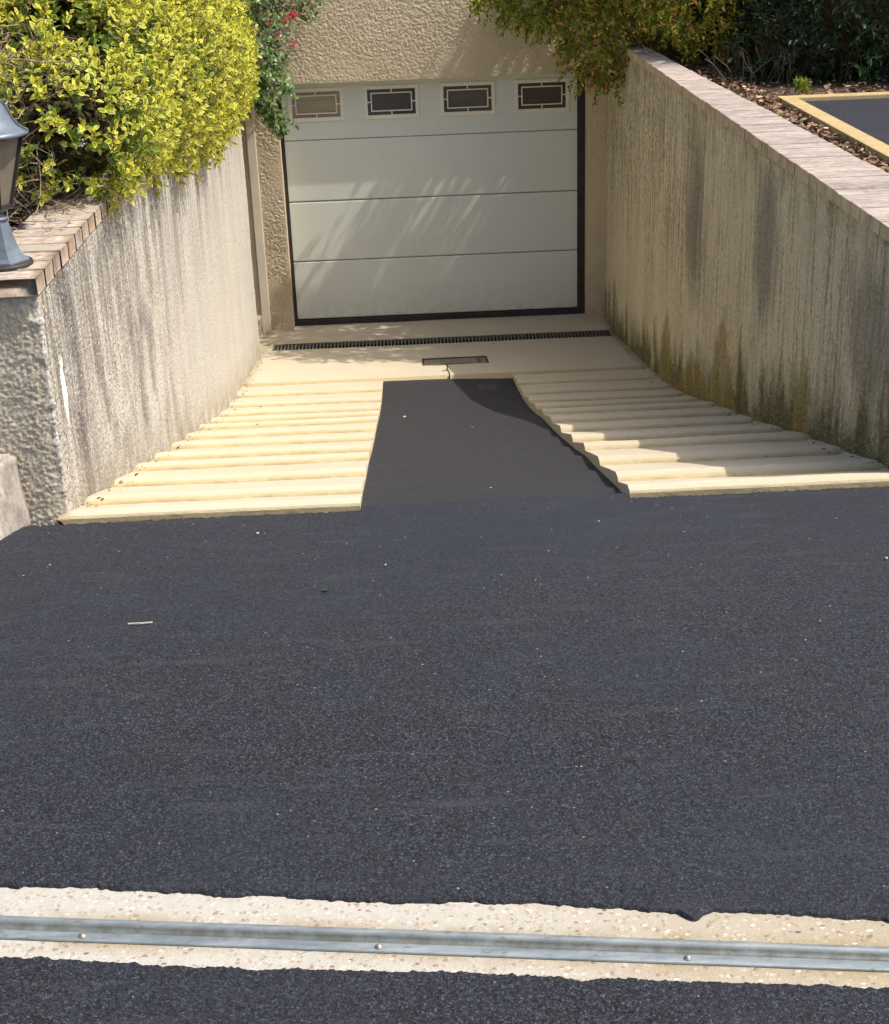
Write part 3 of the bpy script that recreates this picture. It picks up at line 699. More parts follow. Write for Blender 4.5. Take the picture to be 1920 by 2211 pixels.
for i in range(4):
    z0, z1 = PZs[i] + .003, PZs[i + 1] - .003
    p = MB()
    # sandwich panel with rolled edges
    sec = [(.02, z0), (-.004, z0), (-.010, z0 + .004), (-.012, z0 + .010), (-.012, z1 - .010), (-.010, z1 - .004), (-.004, z1), (.02, z1)]
    xs = [-1.193, 1.197]
    if i < 3:
        vs = [(x, y, z) for x in xs for y, z in sec]; n = len(sec)
        p.add(vs, [(k, k + 1, n + k + 1, n + k) for k in range(n - 1)] + [tuple(range(n)), tuple(range(n, 2 * n))[::-1]])
    else:
        wx = [(-1.143, -.694), (-.532, -.085), (.085, .532), (.688, 1.134)]; wz0, wz1 = 1.583, 1.845
        p.box(-1.193, 1.197, -.012, .02, z0, wz0); p.box(-1.193, 1.197, -.012, .02, wz1, z1)
        cur = -1.193
        for a, c in wx: p.box(cur, a, -.012, .02, wz0 + .0005, wz1 - .0005); cur = c
        p.box(cur, 1.197, -.012, .02, wz0 + .0005, wz1 - .0005)
    p.build('door_panel', M['door'], door)
b = MB(); b.box(-1.2, 1.2, .025, .045, -.07, 1.9); b.build('backing', M['dark'], door)
panes = ['pane_pale', 'pane_blue', 'pane_grey', 'pane_brown']
for (a, c), pm in zip(wx, panes):
    f = MB(); z0, z1 = 1.583, 1.845; w = .030; y0, y1 = -.022, .0
    f.box(a, c, y0, y1, z0, z0 + w); f.box(a, c, y0, y1, z1 - w, z1); f.box(a, a + w, y0, y1, z0 + w, z1 - w); f.box(c - w, c, y0, y1, z0 + w, z1 - w)
    # inner step
    ia, ic, iz0, iz1 = a + .066, c - .066, z0 + .066, z1 - .066; g = .010; yg0, yg1 = -.014, -.004
    f.box(ia - g, ic + g, yg0, yg1, iz0 - g, iz0); f.box(ia - g, ic + g, yg0, yg1, iz1, iz1 + g); f.box(ia - g, ia, yg0, yg1, iz0, iz1); f.box(ic, ic + g, yg0, yg1, iz0, iz1)
    mx, mz = (a + c) / 2, (z0 + z1) / 2; h = .005
    f.box(mx - h, mx + h, yg0, yg1, iz1 + g, z1 - w); f.box(mx - h, mx + h, yg0, yg1, z0 + w, iz0 - g)
    f.box(a + w, ia - g, yg0, yg1, mz - h, mz + h); f.box(ic + g, c - w, yg0, yg1, mz - h, mz + h)
    f.build('window_frame', M['white'], door, bevel=.0025)
    g2 = MB(); g2.box(a + .01, c - .01, .002, .008, z0 + .01, z1 - .01); g2.build('window_pane', M[pm], door)

# ------------------------------------------------------------------ drain channel and inspection cover
dr_ = empty('drain_channel', (0, -.63, -.13)); tag(dr_, 'long dark slotted drain grate across the landing before the garage door', 'drain')
b = MB(); b.box(-1.37, 1.40, -.745, -.535, -.24, -.17); b.build('channel', M['pit'], dr_)
b = MB(); b.box(-1.37, 1.40, -.745, -.730, -.15, -.1195); b.box(-1.37, 1.40, -.550, -.535, -.15, -.1195)
x = -1.365
while x < 1.40:
    b.box(x, x + .0115, -.730, -.550, -.145, -.1215); x += .0290
b.build('grate', M['iron'], dr_)
ic_ = empty('inspection_cover', (.08, -1.7, .02)); tag(ic_, 'rectangular rusty inspection cover set in the landing slab', 'cover')
def ic():
    xs = np.linspace(-.152, .312, 120); ys = np.linspace(-1.858, -1.557, 80); X, Y = np.meshgrid(xs, ys, indexing='ij')
    d, h = worley(X / .016, Y / .016, 5); Z = prof(Y) + .014 + (.5 - d) * .006 + (fbm(X * 10, Y * 10, 3) - .5) * .008
    me = mesh_from('cover_plate', np.stack([X, Y, Z], -1), gridq(120, 80)); put('cover_plate', me, m_plain('gravel_filled_plate', (.22, .195, .15), .8, .3, .2, nscale=60, var=.6, bump=.003), ic_)
    b = MB()
    def zz(y): return float(prof(y)) + .016
    for (x0, y0, x1, y1) in ((-.160, -1.545, -.160, -1.87), (.320, -1.545, .320, -1.87)): b.bar((x0, y0, zz(y0)), (x1, y1, zz(y1)), .010, .012)
    for y0 in (-1.550, -1.865): b.bar((-.165, y0, zz(y0)), (.325, y0, zz(y0)), .010, .012)
    b.build('cover_rim', m_plain('rusty_iron', (.11, .065, .04), .7, .3, .4, nscale=50, var=.4), ic_)
    h_ = MB(); 
    pts = [(.235 + .035 * math.cos(a), -1.71 + .07 * math.sin(a), float(prof(-1.71 + .07 * math.sin(a))) + .020) for a in np.linspace(-1.2, 1.3, 9)]
    for p, q in zip(pts, pts[1:]): h_.bar(p, q, .008)
    h_.build('lifting_handle', M['iron'], ic_)
ic()

# ------------------------------------------------------------------ pillar lantern
def lantern():
    c = (-1.575, -7.49, 2.226)
    L = empty('pillar_lantern', c); tag(L, 'grey metal pillar lantern with brown glass standing on the brick coping corner', 'lantern')
    b = MB(); b.lathe(c, [(.094, 0), (.096, .006), (.094, .014), (.086, .018)], 32); b.build('base_ring', M['dark'], L, smooth=True)
    b = MB(); b.lathe((c[0], c[1], c[2] + .012), [(.088, 0), (.087, .012), (.070, .022), (.058, .045), (.049, .075), (.042, .105), (.037, .128), (.034, .142)], 6, 0); b.build('pedestal', M['lant'], L, bevel=.002)
    b = MB(); b.lathe((c[0], c[1], c[2] + .150), [(.036, 0), (.036, .010), (.022, .014), (.022, .022), (.030, .028), (.046, .036), (.050, .046)], 18); b.build('neck', M['lant'], L, smooth=True)
    zc0, zc1 = .198, .418; r0, r1 = .052, .118
    f = MB()
    for k in range(6):
        a = k * math.pi / 3; A = Vector((math.cos(a), math.sin(a), 0)); a2 = (k + 1) * math.pi / 3; B = Vector((math.cos(a2), math.sin(a2), 0)); cc = Vector(c)
        p0 = cc + A * r0 + Vector((0, 0, zc0)); p1 = cc + A * r1 + Vector((0, 0, zc1)); q0 = cc + B * r0 + Vector((0, 0, zc0)); q1 = cc + B * r1 + Vector((0, 0, zc1))
        f.bar(p0, p1, .011); f.bar(p0, q0, .012); f.bar(p1, q1, .012)
    f.build('cage', M['dark'], L)
    a_ = N('frosted_brown_glass'); gm = a_.out(a_.mix(a_.mr(a_.noise(8, 3, .5), .3, .7), (.17, .14, .105), (.24, .20, .15)), .35, .5, a_.bump(a_.noise(120, 3, .5), .001, .5))
    for k in range(6):
        a = k * math.pi / 3; a2 = (k + 1) * math.pi / 3; g = MB()
        vs = []
        for rr, z in ((r0 - .002, zc0), (r1 - .004, zc1)):
            for t in (a, a2):
                for s_ in (0, -.003): vs.append((c[0] + (rr + s_) * math.cos(t), c[1] + (rr + s_) * math.sin(t), c[2] + z))
        g.add(vs, [(0, 2, 6, 4), (1, 5, 7, 3), (0, 1, 3, 2), (4, 6, 7, 5), (0, 4, 5, 1), (2, 3, 7, 6)])
        g.build('glass_pane', gm, L)
    b = MB(); b.lathe((c[0], c[1], c[2] + .414), [(.118, 0), (.140, .004), (.143, .012), (.128, .020), (.108, .034), (.094, .055), (.086, .078), (.074, .100), (.052, .117), (.030, .124), (.016, .128), (.016, .140), (.022, .150), (.016, .162), (.003, .168)], 12, 0); 
    r = b.build('roof', M['lant'], L, smooth=True, bevel=.0)
    for k in range(6):
        b = MB(); a = k * math.pi / 3; pr = [(.141, .015), (.110, .036), (.096, .056), (.088, .079), (.076, .102), (.053, .119)]
        for (ra, za), (rb, zb) in zip(pr, pr[1:]): b.bar((c[0] + ra * math.cos(a), c[1] + ra * math.sin(a), c[2] + .414 + za), (c[0] + rb * math.cos(a), c[1] + rb * math.sin(a), c[2] + .414 + zb), .007, .006)
        b.build('roof_rib', M['lant'], r)
lantern()

# ------------------------------------------------------------------ right side: bed, kerb, parking
sheet('garden_soil', 1.60, 120, -7.5, 120, 2.085, M['soil'])
sheet('garden_soil', -120, -1.63, -7.5, 120, 2.10, M['soil'])
sheet('parking_asphalt', 2.00, 14, -7.5, -3.66, 2.112, M['asphalt'])
b = MB(); 
kp = [(1.915, -7.5), (2.01, -7.5), (2.01, -3.735), (14, -3.735), (14, -3.64), (1.915, -3.64)]
b.prism(kp, 2.03, 2.135); o = b.build('yellow_kerb', M['kerb'], bevel=.006); tag(o, 'yellow painted kerb round the dark asphalt beyond the right wall', 'kerb')
b = MB(); b.box(1.6, 14, -7.66, -7.5, 1.3, 2.12); tag(b.build('terrace_edge', M['mortar']), kind='structure')

# ------------------------------------------------------------------ foliage
def unit(v): return v / (np.linalg.norm(v, axis=-1, keepdims=True) + 1e-9)
def leaves(name, P, D, Nn, L, W, mat, parent=None, fold=.25, curl=.25, shape=(.62, 1., .72)):
    n = len(P); D = unit(D); S = unit(np.cross(D, Nn)); U = unit(np.cross(S, D))
    L = np.broadcast_to(L, (n,))[:, None]; W = np.broadcast_to(W, (n,))[:, None]
    pts = [P]; uv = [(.5, 0)]
    for t, w in zip((.22, .5, .78), shape):
        c = P + D * L * t - U * L * curl * t * t
        for s_ in (-1, 0, 1):
            pts.append(c + S * (s_ * w * .5) * W + (U * W * fold * .5 * w if s_ else 0)); uv.append((.5 + .5 * s_ * w, t))
    pts.append(P + D * L - U * L * curl); uv.append((.5, 1))
    V = np.stack(pts, 1); k = V.shape[1]; off = (np.arange(n) * k)[:, None]
    tr = np.array([(0, 2, 1), (0, 3, 2), (7, 8, 10), (8, 9, 10)]); qd = np.array([(1, 2, 5, 4), (2, 3, 6, 5), (4, 5, 8, 7), (5, 6, 9, 8)])
    T = (off[:, :, None] + tr[None]).reshape(-1, 3); Q = (off[:, :, None] + qd[None]).reshape(-1, 4)
    me = mesh_from(name, V.reshape(-1, 3), Q, T, uvs=np.tile(np.array(uv), (n, 1)))
    return put(name, me, mat, parent)
def tubes(name, A, B, ra, rb, mat, parent=None, ns=4):
    A = np.asarray(A, float); B = np.asarray(B, float); n = len(A); D = unit(B - A)
    up = np.where(np.abs(D[:, 2:3]) > .9, np.array([[1., 0, 0]]), np.array([[0, 0, 1.]])); S = unit(np.cross(D, up)); U = np.cross(S, D)
    ra = np.broadcast_to(ra, (n,))[:, None]; rb = np.broadcast_to(rb, (n,))[:, None]
    pts = []
    for base, r in ((A, ra), (B, rb)):
        for k in range(ns):
            a = 2 * math.pi * k / ns; pts.append(base + (S * math.cos(a) + U * math.sin(a)) * r)
    V = np.stack(pts, 1); off = (np.arange(n) * 2 * ns)[:, None]
    q = np.array([(k, (k + 1) % ns, ns + (k + 1) % ns, ns + k) for k in range(ns)])
    me = mesh_from(name, V.reshape(-1, 3), (off[:, :, None] + q[None]).reshape(-1, 4)); return put(name, me, mat, parent)
def blob_points(blobs, n, lo=.86, hi=1.05, keep=None):
    B = np.array(blobs); w = B[:, 3] * B[:, 4] + B[:, 4] * B[:, 5] + B[:, 3] * B[:, 5]; out = []; nor = []; got = 0
    while got < n:
        i = RNG.choice(len(B), n, p=w / w.sum()); d = unit(RNG.normal(size=(n, 3))); r = RNG.uniform(lo, hi, (n, 1))
        P = B[i, :3] + d * B[i, 3:6] * r; ok = np.ones(n, bool)
        for j in range(len(B)):
            q = np.linalg.norm((P - B[j, :3]) / B[j, 3:6], axis=1); ok &= (q > .84) | (i == j)
        if keep is not None: ok &= keep(P)
        out.append(P[ok]); nor.append(unit(d[ok] / B[i[ok], 3:6])); got += ok.sum()
        if ok.sum() == 0: break
    return np.concatenate(out)[:n], np.concatenate(nor)[:n]
def shoots(P, Dn, nodes, step, leafang, rnd=.3, pair=2, bend=(0, 0, 0)):
    """leaves in turned pairs along short shoots; returns leaf pos, dir, normal, t and stem segments"""
    n = len(P); D = unit(Dn); a = unit(np.cross(D, RNG.normal(size=(n, 3)))); b = np.cross(D, a); bend = np.array(bend)
    LP = []; LD = []; LN = []; LT = []; SA = []; SB = []; cur = P.copy(); d = D.copy()
    for k in range(nodes):
        nx = cur + d * step; SA.append(cur); SB.append(nx); cur = nx; d = unit(d + bend * (1. / nodes) + RNG.normal(size=(n, 3)) * .06)
        for j in range(pair):
            ang = k * math.pi / 2 + j * 2 * math.pi / pair; r = a * math.cos(ang) + b * math.sin(ang); t = k / max(1, nodes - 1)
            la = leafang * (1 - .45 * t)
            ld = unit(r * math.sin(la) + d * math.cos(la) + RNG.normal(size=(n, 3)) * rnd); LP.append(cur + 0 * r); LD.append(ld)
            LN.append(unit(d * math.sin(la) - r * math.cos(la) + RNG.normal(size=(n, 3)) * rnd * .6)); LT.append(np.full(n, t))
    return np.concatenate(LP), np.concatenate(LD), np.concatenate(LN), np.concatenate(LT), np.concatenate(SA), np.concatenate(SB)
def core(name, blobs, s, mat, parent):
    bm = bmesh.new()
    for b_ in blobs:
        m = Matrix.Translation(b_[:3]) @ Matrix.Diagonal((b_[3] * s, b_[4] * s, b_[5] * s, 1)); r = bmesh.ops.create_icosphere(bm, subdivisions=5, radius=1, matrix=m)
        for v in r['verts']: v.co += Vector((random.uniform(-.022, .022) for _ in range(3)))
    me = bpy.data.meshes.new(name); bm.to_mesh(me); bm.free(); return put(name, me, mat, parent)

def golden_hedge():
    H = empty('golden_hedge', (-1.9, -4, 2.1)); tag(H, 'big yellow variegated hedge spilling over the left retaining wall', 'hedge')
    main = [(-1.60, -6.28, 2.47, .36, .34, .27), (-1.72, -5.85, 2.56, .47, .50, .42), (-1.68, -5.2, 2.52, .47, .55, .48), (-1.64, -4.4, 2.47, .48, .6, .52), (-1.64, -3.5, 2.40, .47, .65, .56), (-1.66, -2.6, 2.36, .44, .6, .57), (-1.68, -1.75, 2.30, .40, .55, .57), (-1.68, -1.1, 2.24, .33, .4, .52),
            (-1.85, -5.4, 3.05, .5, .6, .35), (-1.8, -4.2, 3.05, .55, .8, .4), (-1.8, -2.8, 3.0, .55, .8, .4)]
    left = [(-2.15, -6.0, 2.60, .5, .45, .45), (-2.9, -6.1, 2.65, .6, .5, .5), (-2.3, -6.0, 3.1, .6, .5, .35)]
    P, Nr = blob_points(main, 7000, keep=lambda p: (p[:, 0] > -1.95) | (p[:, 1] < -5.6))
    kp = (P[:, 1] > -5.55) | ((fbm(P[:, 0] * 5 + P[:, 1] * 4, P[:, 2] * 5, 8, 2) > .43) & (RNG.random(len(P)) < .85)) | (P[:, 0] > -1.42); P = P[kp]; Nr = Nr[kp]
    D = Nr * .75 + np.array([0.05, -.15, .45]) + RNG.normal(size=P.shape) * .28
    lp, ld, ln, lt, sa, sb = shoots(P, D, 4, .021, 1.0, .25)
    sz = RNG.uniform(.023, .040, len(lp)) * np.where(RNG.random(len(lp)) < .05, 1.35, 1)
    pick = RNG.random(len(lp))
    a = pick < .78; b_ = (pick >= .78) & (lt > .6); c_ = ~a & ~b_
    fo = leaves('foliage', lp[a], ld[a], ln[a], sz[a], sz[a] * .52, M['euon'], H)
    leaves('young_leaves', lp[b_], ld[b_], ln[b_], sz[b_] * .9, sz[b_] * .48, M['euon_yellow'], fo)
    leaves('inner_leaves', lp[c_], ld[c_], ln[c_], sz[c_], sz[c_] * .5, M['euon_green'], fo)
    tubes('shoots', sa, sb, .0022, .0018, M['twig'], H, 3)
    # inner dark layer
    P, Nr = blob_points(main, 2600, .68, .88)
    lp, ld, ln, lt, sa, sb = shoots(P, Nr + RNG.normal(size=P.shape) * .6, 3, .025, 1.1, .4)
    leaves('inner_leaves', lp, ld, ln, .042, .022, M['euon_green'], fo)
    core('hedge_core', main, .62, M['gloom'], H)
    # thin twiggy left end
    P, Nr = blob_points(left, 800, .80, 1.06, keep=lambda p: (p[:, 1] < -5.5))
    # clumps
    cn = fbm(P[:, 0] * 4.5, P[:, 2] * 4.5, 3, 2) > .41
    P = P[cn]; Nr = Nr[cn]
    D = Nr * .5 + np.array([.1, -.2, .6]) + RNG.normal(size=P.shape) * .35
    lp, ld, ln, lt, sa, sb = shoots(P, D, 5, .022, 1.0, .25)
    sz = RNG.uniform(.028, .047, len(lp)); pick = RNG.random(len(lp)) + lt * .25
    a = pick > .85; b_ = pick < .35; c_ = ~a & ~b_
    leaves('young_leaves', lp[a], ld[a], ln[a], sz[a], sz[a] * .5, M['euon_yellow'], fo); leaves('inner_leaves', lp[b_], ld[b_], ln[b_], sz[b_], sz[b_] * .5, M['euon_green'], fo); leaves('leaf_clumps', lp[c_], ld[c_], ln[c_], sz[c_], sz[c_] * .52, M['euon'], fo)
    tubes('shoots', sa, sb, .0028, .0022, M['twig'], H, 4)
    # bare twigs
    A = []; B = []; R0 = []; R1 = []
    rr = np.random.default_rng(3)
    for k in range(1500):
        p = np.array([rr.uniform(-2.7, -1.62), rr.uniform(-6.62, -6.0), rr.uniform(2.16, 2.85)])
        if rr.random() < .4: p[2] = 2.14 + rr.random() * .12; p[1] = rr.uniform(-6.62, -6.2)
        d = unit(rr.normal(size=3) * np.array([1, .7, .55]) + np.array([.1, -.3, .1])); r = rr.uniform(.0016, .0042); 
        for j in range(rr.integers(3, 7)):
            q = p + d * rr.uniform(.03, .07); A.append(p); B.append(q); R0.append(r); R1.append(r * .85); r *= .85
            if rr.random() < .4:
                e = unit(d + rr.normal(size=3) * .7); A.append(q); B.append(q + e * rr.uniform(.02, .06)); R0.append(r * .7); R1.append(r * .4)
            p = q; d = unit(d + rr.normal(size=3) * .28)
    tubes('bare_twigs', A, B, np.array(R0), np.array(R1), M['twig'], H, 4)
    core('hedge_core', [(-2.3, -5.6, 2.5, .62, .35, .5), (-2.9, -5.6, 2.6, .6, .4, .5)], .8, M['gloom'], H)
    # dead leaves
    P = np.stack([rr.uniform(-2.2, -1.5, 60), rr.uniform(-6.62, -6.0, 60), rr.uniform(2.25, 2.75, 60)], -1)
    leaves('dead_leaves', P, rr.normal(size=P.shape), rr.normal(size=P.shape), .03, .014, M['dead'], H, curl=.5)
    # small white blossoms
    for (x, y_, z) in ((-1.72, -6.62, 2.62), (-1.70, -6.6, 2.50), (-1.48, -6.5, 2.46), (-1.30, -6.1, 2.55)):
        q = np.array([x, y_, z]) + rr.normal(size=(26, 3)) * np.array([.013, .01, .012])
        leaves('blossom', q, rr.normal(size=q.shape) + np.array([0, -.4, .6]), rr.normal(size=q.shape), .011, .008, M['whitepetal'], H)
    # litter of dry twigs and leaves on the coping edge of the soil
    m = 420; q = np.stack([rr.uniform(-2.3, -1.47, m), rr.uniform(-7.05, -6.35, m), np.full(m, 2.236) + rr.random(m) * .006], -1); q[:, 2] = np.where(q[:, 0] < -1.68, 2.115, q[:, 2])
    dd = rr.normal(size=(m, 3)) * np.array([1, .45, .06]); 
    o = leaves('leaf_litter', q, dd, np.tile([0, 0, 1.], (m, 1)) + rr.normal(size=(m, 3)) * .3, rr.uniform(.012, .035, m), .007, M['chip']); tag(o, 'dry leaf litter lying on the brown coping under the hedge', 'leaf litter', kind='stuff')
golden_hedge()

def flowering_shrub():
    H = empty('flowering_shrub', (-1.5, -.5, 2.1)); tag(H, 'dark green small leaved shrub with red flowers left of the garage door', 'shrub')
    rr = np.random.default_rng(8)
    LP = []; LD = []; LN = []; SA = []; SB = []; FP = []
    ends = []
    for k in range(190):
        s0 = np.array([rr.uniform(-1.75, -1.25), rr.uniform(-.75, -.28), rr.uniform(1.75, 3.1)]); d = unit(np.array([rr.uniform(.3, 1), rr.uniform(-.25, .2), rr.uniform(-.25, .5)])); ln_ = rr.uniform(.14, .34)
        if k < 12: s0 = np.array([-1.35, -.35, 2.46 + .045 * k]); d = unit(np.array([1, .02, .25])); ln_ = .50 + .02 * k
        if 12 <= k < 20: s0 = np.array([-1.50 + rr.random() * .1, -.45, 1.95 - .06 * rr.random()]); d = unit(np.array([.6, .05, -.55])); ln_ = .46
        p = s0; n = int(ln_ / .022)
        for j in range(n):
            q = p + d * .022; q[1] = min(q[1], -.17); SA.append(p); SB.append(q); p = q; d = unit(d + np.array([.01, .004, -.035]) + rr.normal(size=3) * .05)
            for s_ in (-1, 1):
                side = unit(np.cross(d, [0, 0, 1.]) * s_ * .6 + np.array([0, 0, -.55 if rr.random() < .6 else .5]) + d * .4 + rr.normal(size=3) * .3); LP.append(p); LD.append(side); LN.append(unit(rr.normal(size=3) * .5 + np.array([.4, -.6, .6])))
        ends.append(p)
    LP = np.array(LP); sz = rr.uniform(.028, .048, len(LP))
    leaves('foliage', LP, np.array(LD), np.array(LN), sz, sz * .68, M['coto'], H); tubes('stems', SA, SB, .0018, .0018, M['twig'], H, 3)
    P, Nr = blob_points([(-1.75, -.5, 2.4, .35, .3, .5), (-1.55, -.42, 2.75, .3, .25, .4)], 500); lp, ld, ln, lt, sa, sb = shoots(P, Nr + RNG.normal(size=P.shape) * .5, 4, .02, 1., .3); leaves('foliage', lp, ld, ln, .032, .02, M['coto'], H)
    core('shrub_core', [(-1.75, -.45, 2.4, .35, .26, .5)], .7, M['soil'], H)
    for (x, y_, z, n) in ((-1.0, -.84, 2.47, 40), (-1.05, -.84, 2.44, 22), (-1.10, -.84, 2.62, 12), (-1.02, -.84, 2.58, 9), (-1.12, -.84, 2.33, 10), (-1.02, -.84, 2.27, 12), (-1.17, -.84, 2.41, 12)):
        fl = np.array([x, y_, z]) + rr.normal(size=(n, 3)) * np.array([.013, .010, .013])
        leaves('red_flower', fl, rr.normal(size=fl.shape) + np.array([.2, -.5, .3]), rr.normal(size=fl.shape), .020, .013, M['red'], H)
flowering_shrub()

def overhang_bush():
    H = empty('spreading_bush', (2.1, -1.3, 2.08)); tag(H, 'olive green bush with orange leaf tips hanging over the right wall beside the garage', 'bush')
    A = [(1.18, -.62, 2.72, .66, .48, .50), (1.62, -.34, 2.85, .74, .20, .52), (2.0, -.4, 3.3, .8, .26, .5), (1.45, -.9, 2.45, .42, .4, .45), (1.95, -1.75, 2.62, .5, .38, .36), (1.75, -1.15, 2.75, .6, .6, .46), (1.55, -1.55, 3.05, .75, .5, .42), (2.3, -2.0, 2.86, .58, .42, .38), (1.55, -.8, 3.2, .45, .5, .35), (2.5, -1.2, 2.9, .6, .6, .5), (1.28, -.95, 2.25, .27, .30, .38), (.75, -.75, 2.62, .38, .32, .30), (1.9, -1.95, 2.55, .42, .3, .30)]
    P, Nr = blob_points(A, 6000, .5, 1.08)
    D = Nr * .6 + np.array([-.05, -.15, -.15]) + RNG.normal(size=P.shape) * .35
    lp, ld, ln, lt, sa, sb = shoots(P, D, 5, .022, .9, .3, bend=(0, 0, -.7))
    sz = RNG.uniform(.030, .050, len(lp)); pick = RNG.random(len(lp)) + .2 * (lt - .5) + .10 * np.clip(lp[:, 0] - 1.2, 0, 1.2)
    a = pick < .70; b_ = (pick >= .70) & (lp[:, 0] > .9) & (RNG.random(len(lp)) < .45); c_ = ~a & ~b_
    # leaves dropped in sun-aligned bands to shape light streaks on the garage door
    tt = -lp[:, 1] / .17; q = lp[:, 0] - .66 * tt - .60 * (lp[:, 2] - tt - 1.0); zz = lp[:, 2] - tt
    gap = np.zeros(len(lp), bool)
    for g0, g1, lo in ((-.10, -.03, .05), (.0, .07, .45), (.11, .14, .5), (-.30, -.27, .3), (-.62, -.50, .0), (-.45, -.40, .4), (.24, .26, .7)): gap |= (q > g0) & (q < g1) & (zz > lo) & (zz < 1.25) & (RNG.random(len(lp)) < .985)
    a &= ~gap; b_ &= ~gap; c_ &= ~gap
    f = leaves('foliage', lp[a], ld[a], ln[a], sz[a], sz[a] * .50, M['bush'], H, shape=(.8, .9, .5))
    leaves('lit_lime_leaves', lp[c_], ld[c_], ln[c_], sz[c_], sz[c_] * .4, M['bush_lit'], f, shape=(.8, .9, .5)); leaves('orange_tips', lp[b_], ld[b_], ln[b_], sz[b_] * 1.1, sz[b_] * .45, M['bush_orange'], f, shape=(.8, .9, .5))
    tubes('shoots', sa, sb, .0016, .0014, M['trunk'], H, 3)
    rr = np.random.default_rng(4); SA = []; SB = []; R0 = []; R1 = []
    for k in range(60):
        tgt = np.array(A[rr.integers(len(A))][:3]) + rr.normal(size=3) * .25; p = np.array([2.05 + rr.normal() * .12, -1.3 + rr.normal() * .12, 2.06]); r = rr.uniform(.006, .013)
        for j in range(8):
            t = (j + 1) / 8; q = p + (tgt - p) / (8 - j) + rr.normal(size=3) * .025 + np.array([0, 0, .05 * (1 - t)]); SA.append(p); SB.append(q); R0.append(r); R1.append(r * .86); r *= .86; p = q
    tubes('branches', SA, SB, np.array(R0), np.array(R1), M['trunk'], H, 6)
overhang_bush()

def evergreen():
    H = empty('evergreen_hedge', (3.5, -2.6, 2.08)); tag(H, 'tall dark evergreen hedge behind the yellow kerb at upper right', 'hedge')
    A = [(2.20, -1.45, 2.5, .5, .35, .5), (2.7, -2.6, 2.55, .55, .5, .6), (3.4, -2.7, 2.8, .7, .55, .85), (4.4, -2.7, 2.8, .8, .6, .9), (3.6, -2.9, 2.9, .6, .5, .4), (4.1, -2.9, 3.3, .9, .8, .6), (5.4, -2.6, 2.9, .9, .7, 1.), (2.4, -2.55, 2.3, .5, .35, .32), (2.35, -2.0, 2.42, .38, .55, .38), (3.2, -2.75, 2.3, .6, .35, .32), (4.2, -2.7, 2.3, .8, .35, .32)]
    P, Nr = blob_points(A, 7500, .62, 1.04, keep=lambda p: p[:, 1] < -1.7)
    D = Nr * .6 + RNG.normal(size=P.shape) * .4 + np.array([0, -.2, -.1]); lp, ld, ln, lt, sa, sb = shoots(P, D, 4, .02, .8, .3)
    lit = (lp[:, 0] > 2.55) & (fbm(lp[:, 0] * 3, lp[:, 2] * 3, 5, 2) > .47) & (lt > .3)  # lighter leaf colour here stands in for the sunlit part of the hedge
    sz = RNG.uniform(.035, .055, len(lp)); f = leaves('foliage', lp[~lit], ld[~lit], ln[~lit], sz[~lit], sz[~lit] * .28, M['dark_leaf'], H); leaves('sunlit_sprays', lp[lit], ld[lit], ln[lit], sz[lit], sz[lit] * .28, M['mid_leaf'], f)
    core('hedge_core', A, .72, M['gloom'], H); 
    rr = np.random.default_rng(6); SA = []; SB = []
    for k in range(200):
        p = np.array([rr.uniform(1.8, 3.4), rr.uniform(-2.9, -2.2), 2.09]); d = unit(np.array([rr.normal() * .3, -.3, .9])); 
        for j in range(5): q = p + d * .05; SA.append(p); SB.append(q); p = q; d = unit(d + rr.normal(size=3) * .2)
    tubes('stems', SA, SB, .003, .003, M['trunk'], H, 4)
evergreen()
def mulch():
    rr = np.random.default_rng(9); n = 4200
    y_ = rr.uniform(-7.45, -1.4, n); x = rr.uniform(1.60, 1.93, n); k = 700; x2 = rr.uniform(1.6, 3.6, k); y2 = rr.uniform(-3.62, -2.9, k)
    x = np.concatenate([x, x2]); y_ = np.concatenate([y_, y2]); n += k
    P = np.stack([x, y_, 2.09 + rr.random(n) * .035], -1); D = rr.normal(size=(n, 3)) * np.array([1, 1, .25]); L = rr.uniform(.012, .042, n)
    o = leaves('bark_mulch', P, D, np.tile([0, 0, 1.], (n, 1)) + rr.normal(size=(n, 3)) * .5, L, L * .5, M['chip'], curl=.1, shape=(.9, 1, .9)); tag(o, 'brown bark mulch between the pale coping and the yellow kerb', 'mulch', kind='stuff')
mulch()
def debris():
    rr = np.random.default_rng(21); n = 420
    y_ = rr.uniform(-7.6, -.9, n) ; left = rr.random(n) < .5; off = np.abs(rr.normal(size=n)) * .035 + .008
    x = np.where(left, -1.43 + off, 1.41 - off); z = prof(y_) + .022
    P = np.stack([x, y_, z], -1); D = rr.normal(size=(n, 3)) * np.array([1, 1, .15]); L = rr.uniform(.006, .022, n)
    o = leaves('grit_litter', P, D, np.tile([0, 0, 1.], (n, 1)) + rr.normal(size=(n, 3)) * .4, L, L * .5, M['chip'], curl=.2); tag(o, 'brown leaf bits and grit gathered where the ramp meets the walls', 'litter', kind='stuff')
debris()
def weeds():
    rr = np.random.default_rng(12)
    P = np.array([2.15, -3.3, 2.09]) + rr.normal(size=(160, 3)) * np.array([.022, .016, .0]); D = rr.normal(size=P.shape) * np.array([.8, .8, .2]) + np.array([0, -.1, .9])
    P[:, 2] += rr.random(160) * .08
    tag(leaves('weed', P, D, rr.normal(size=P.shape), .035, .010, M['bush']), 'small lime green weed at the foot of the dark hedge', 'weed')
weeds()

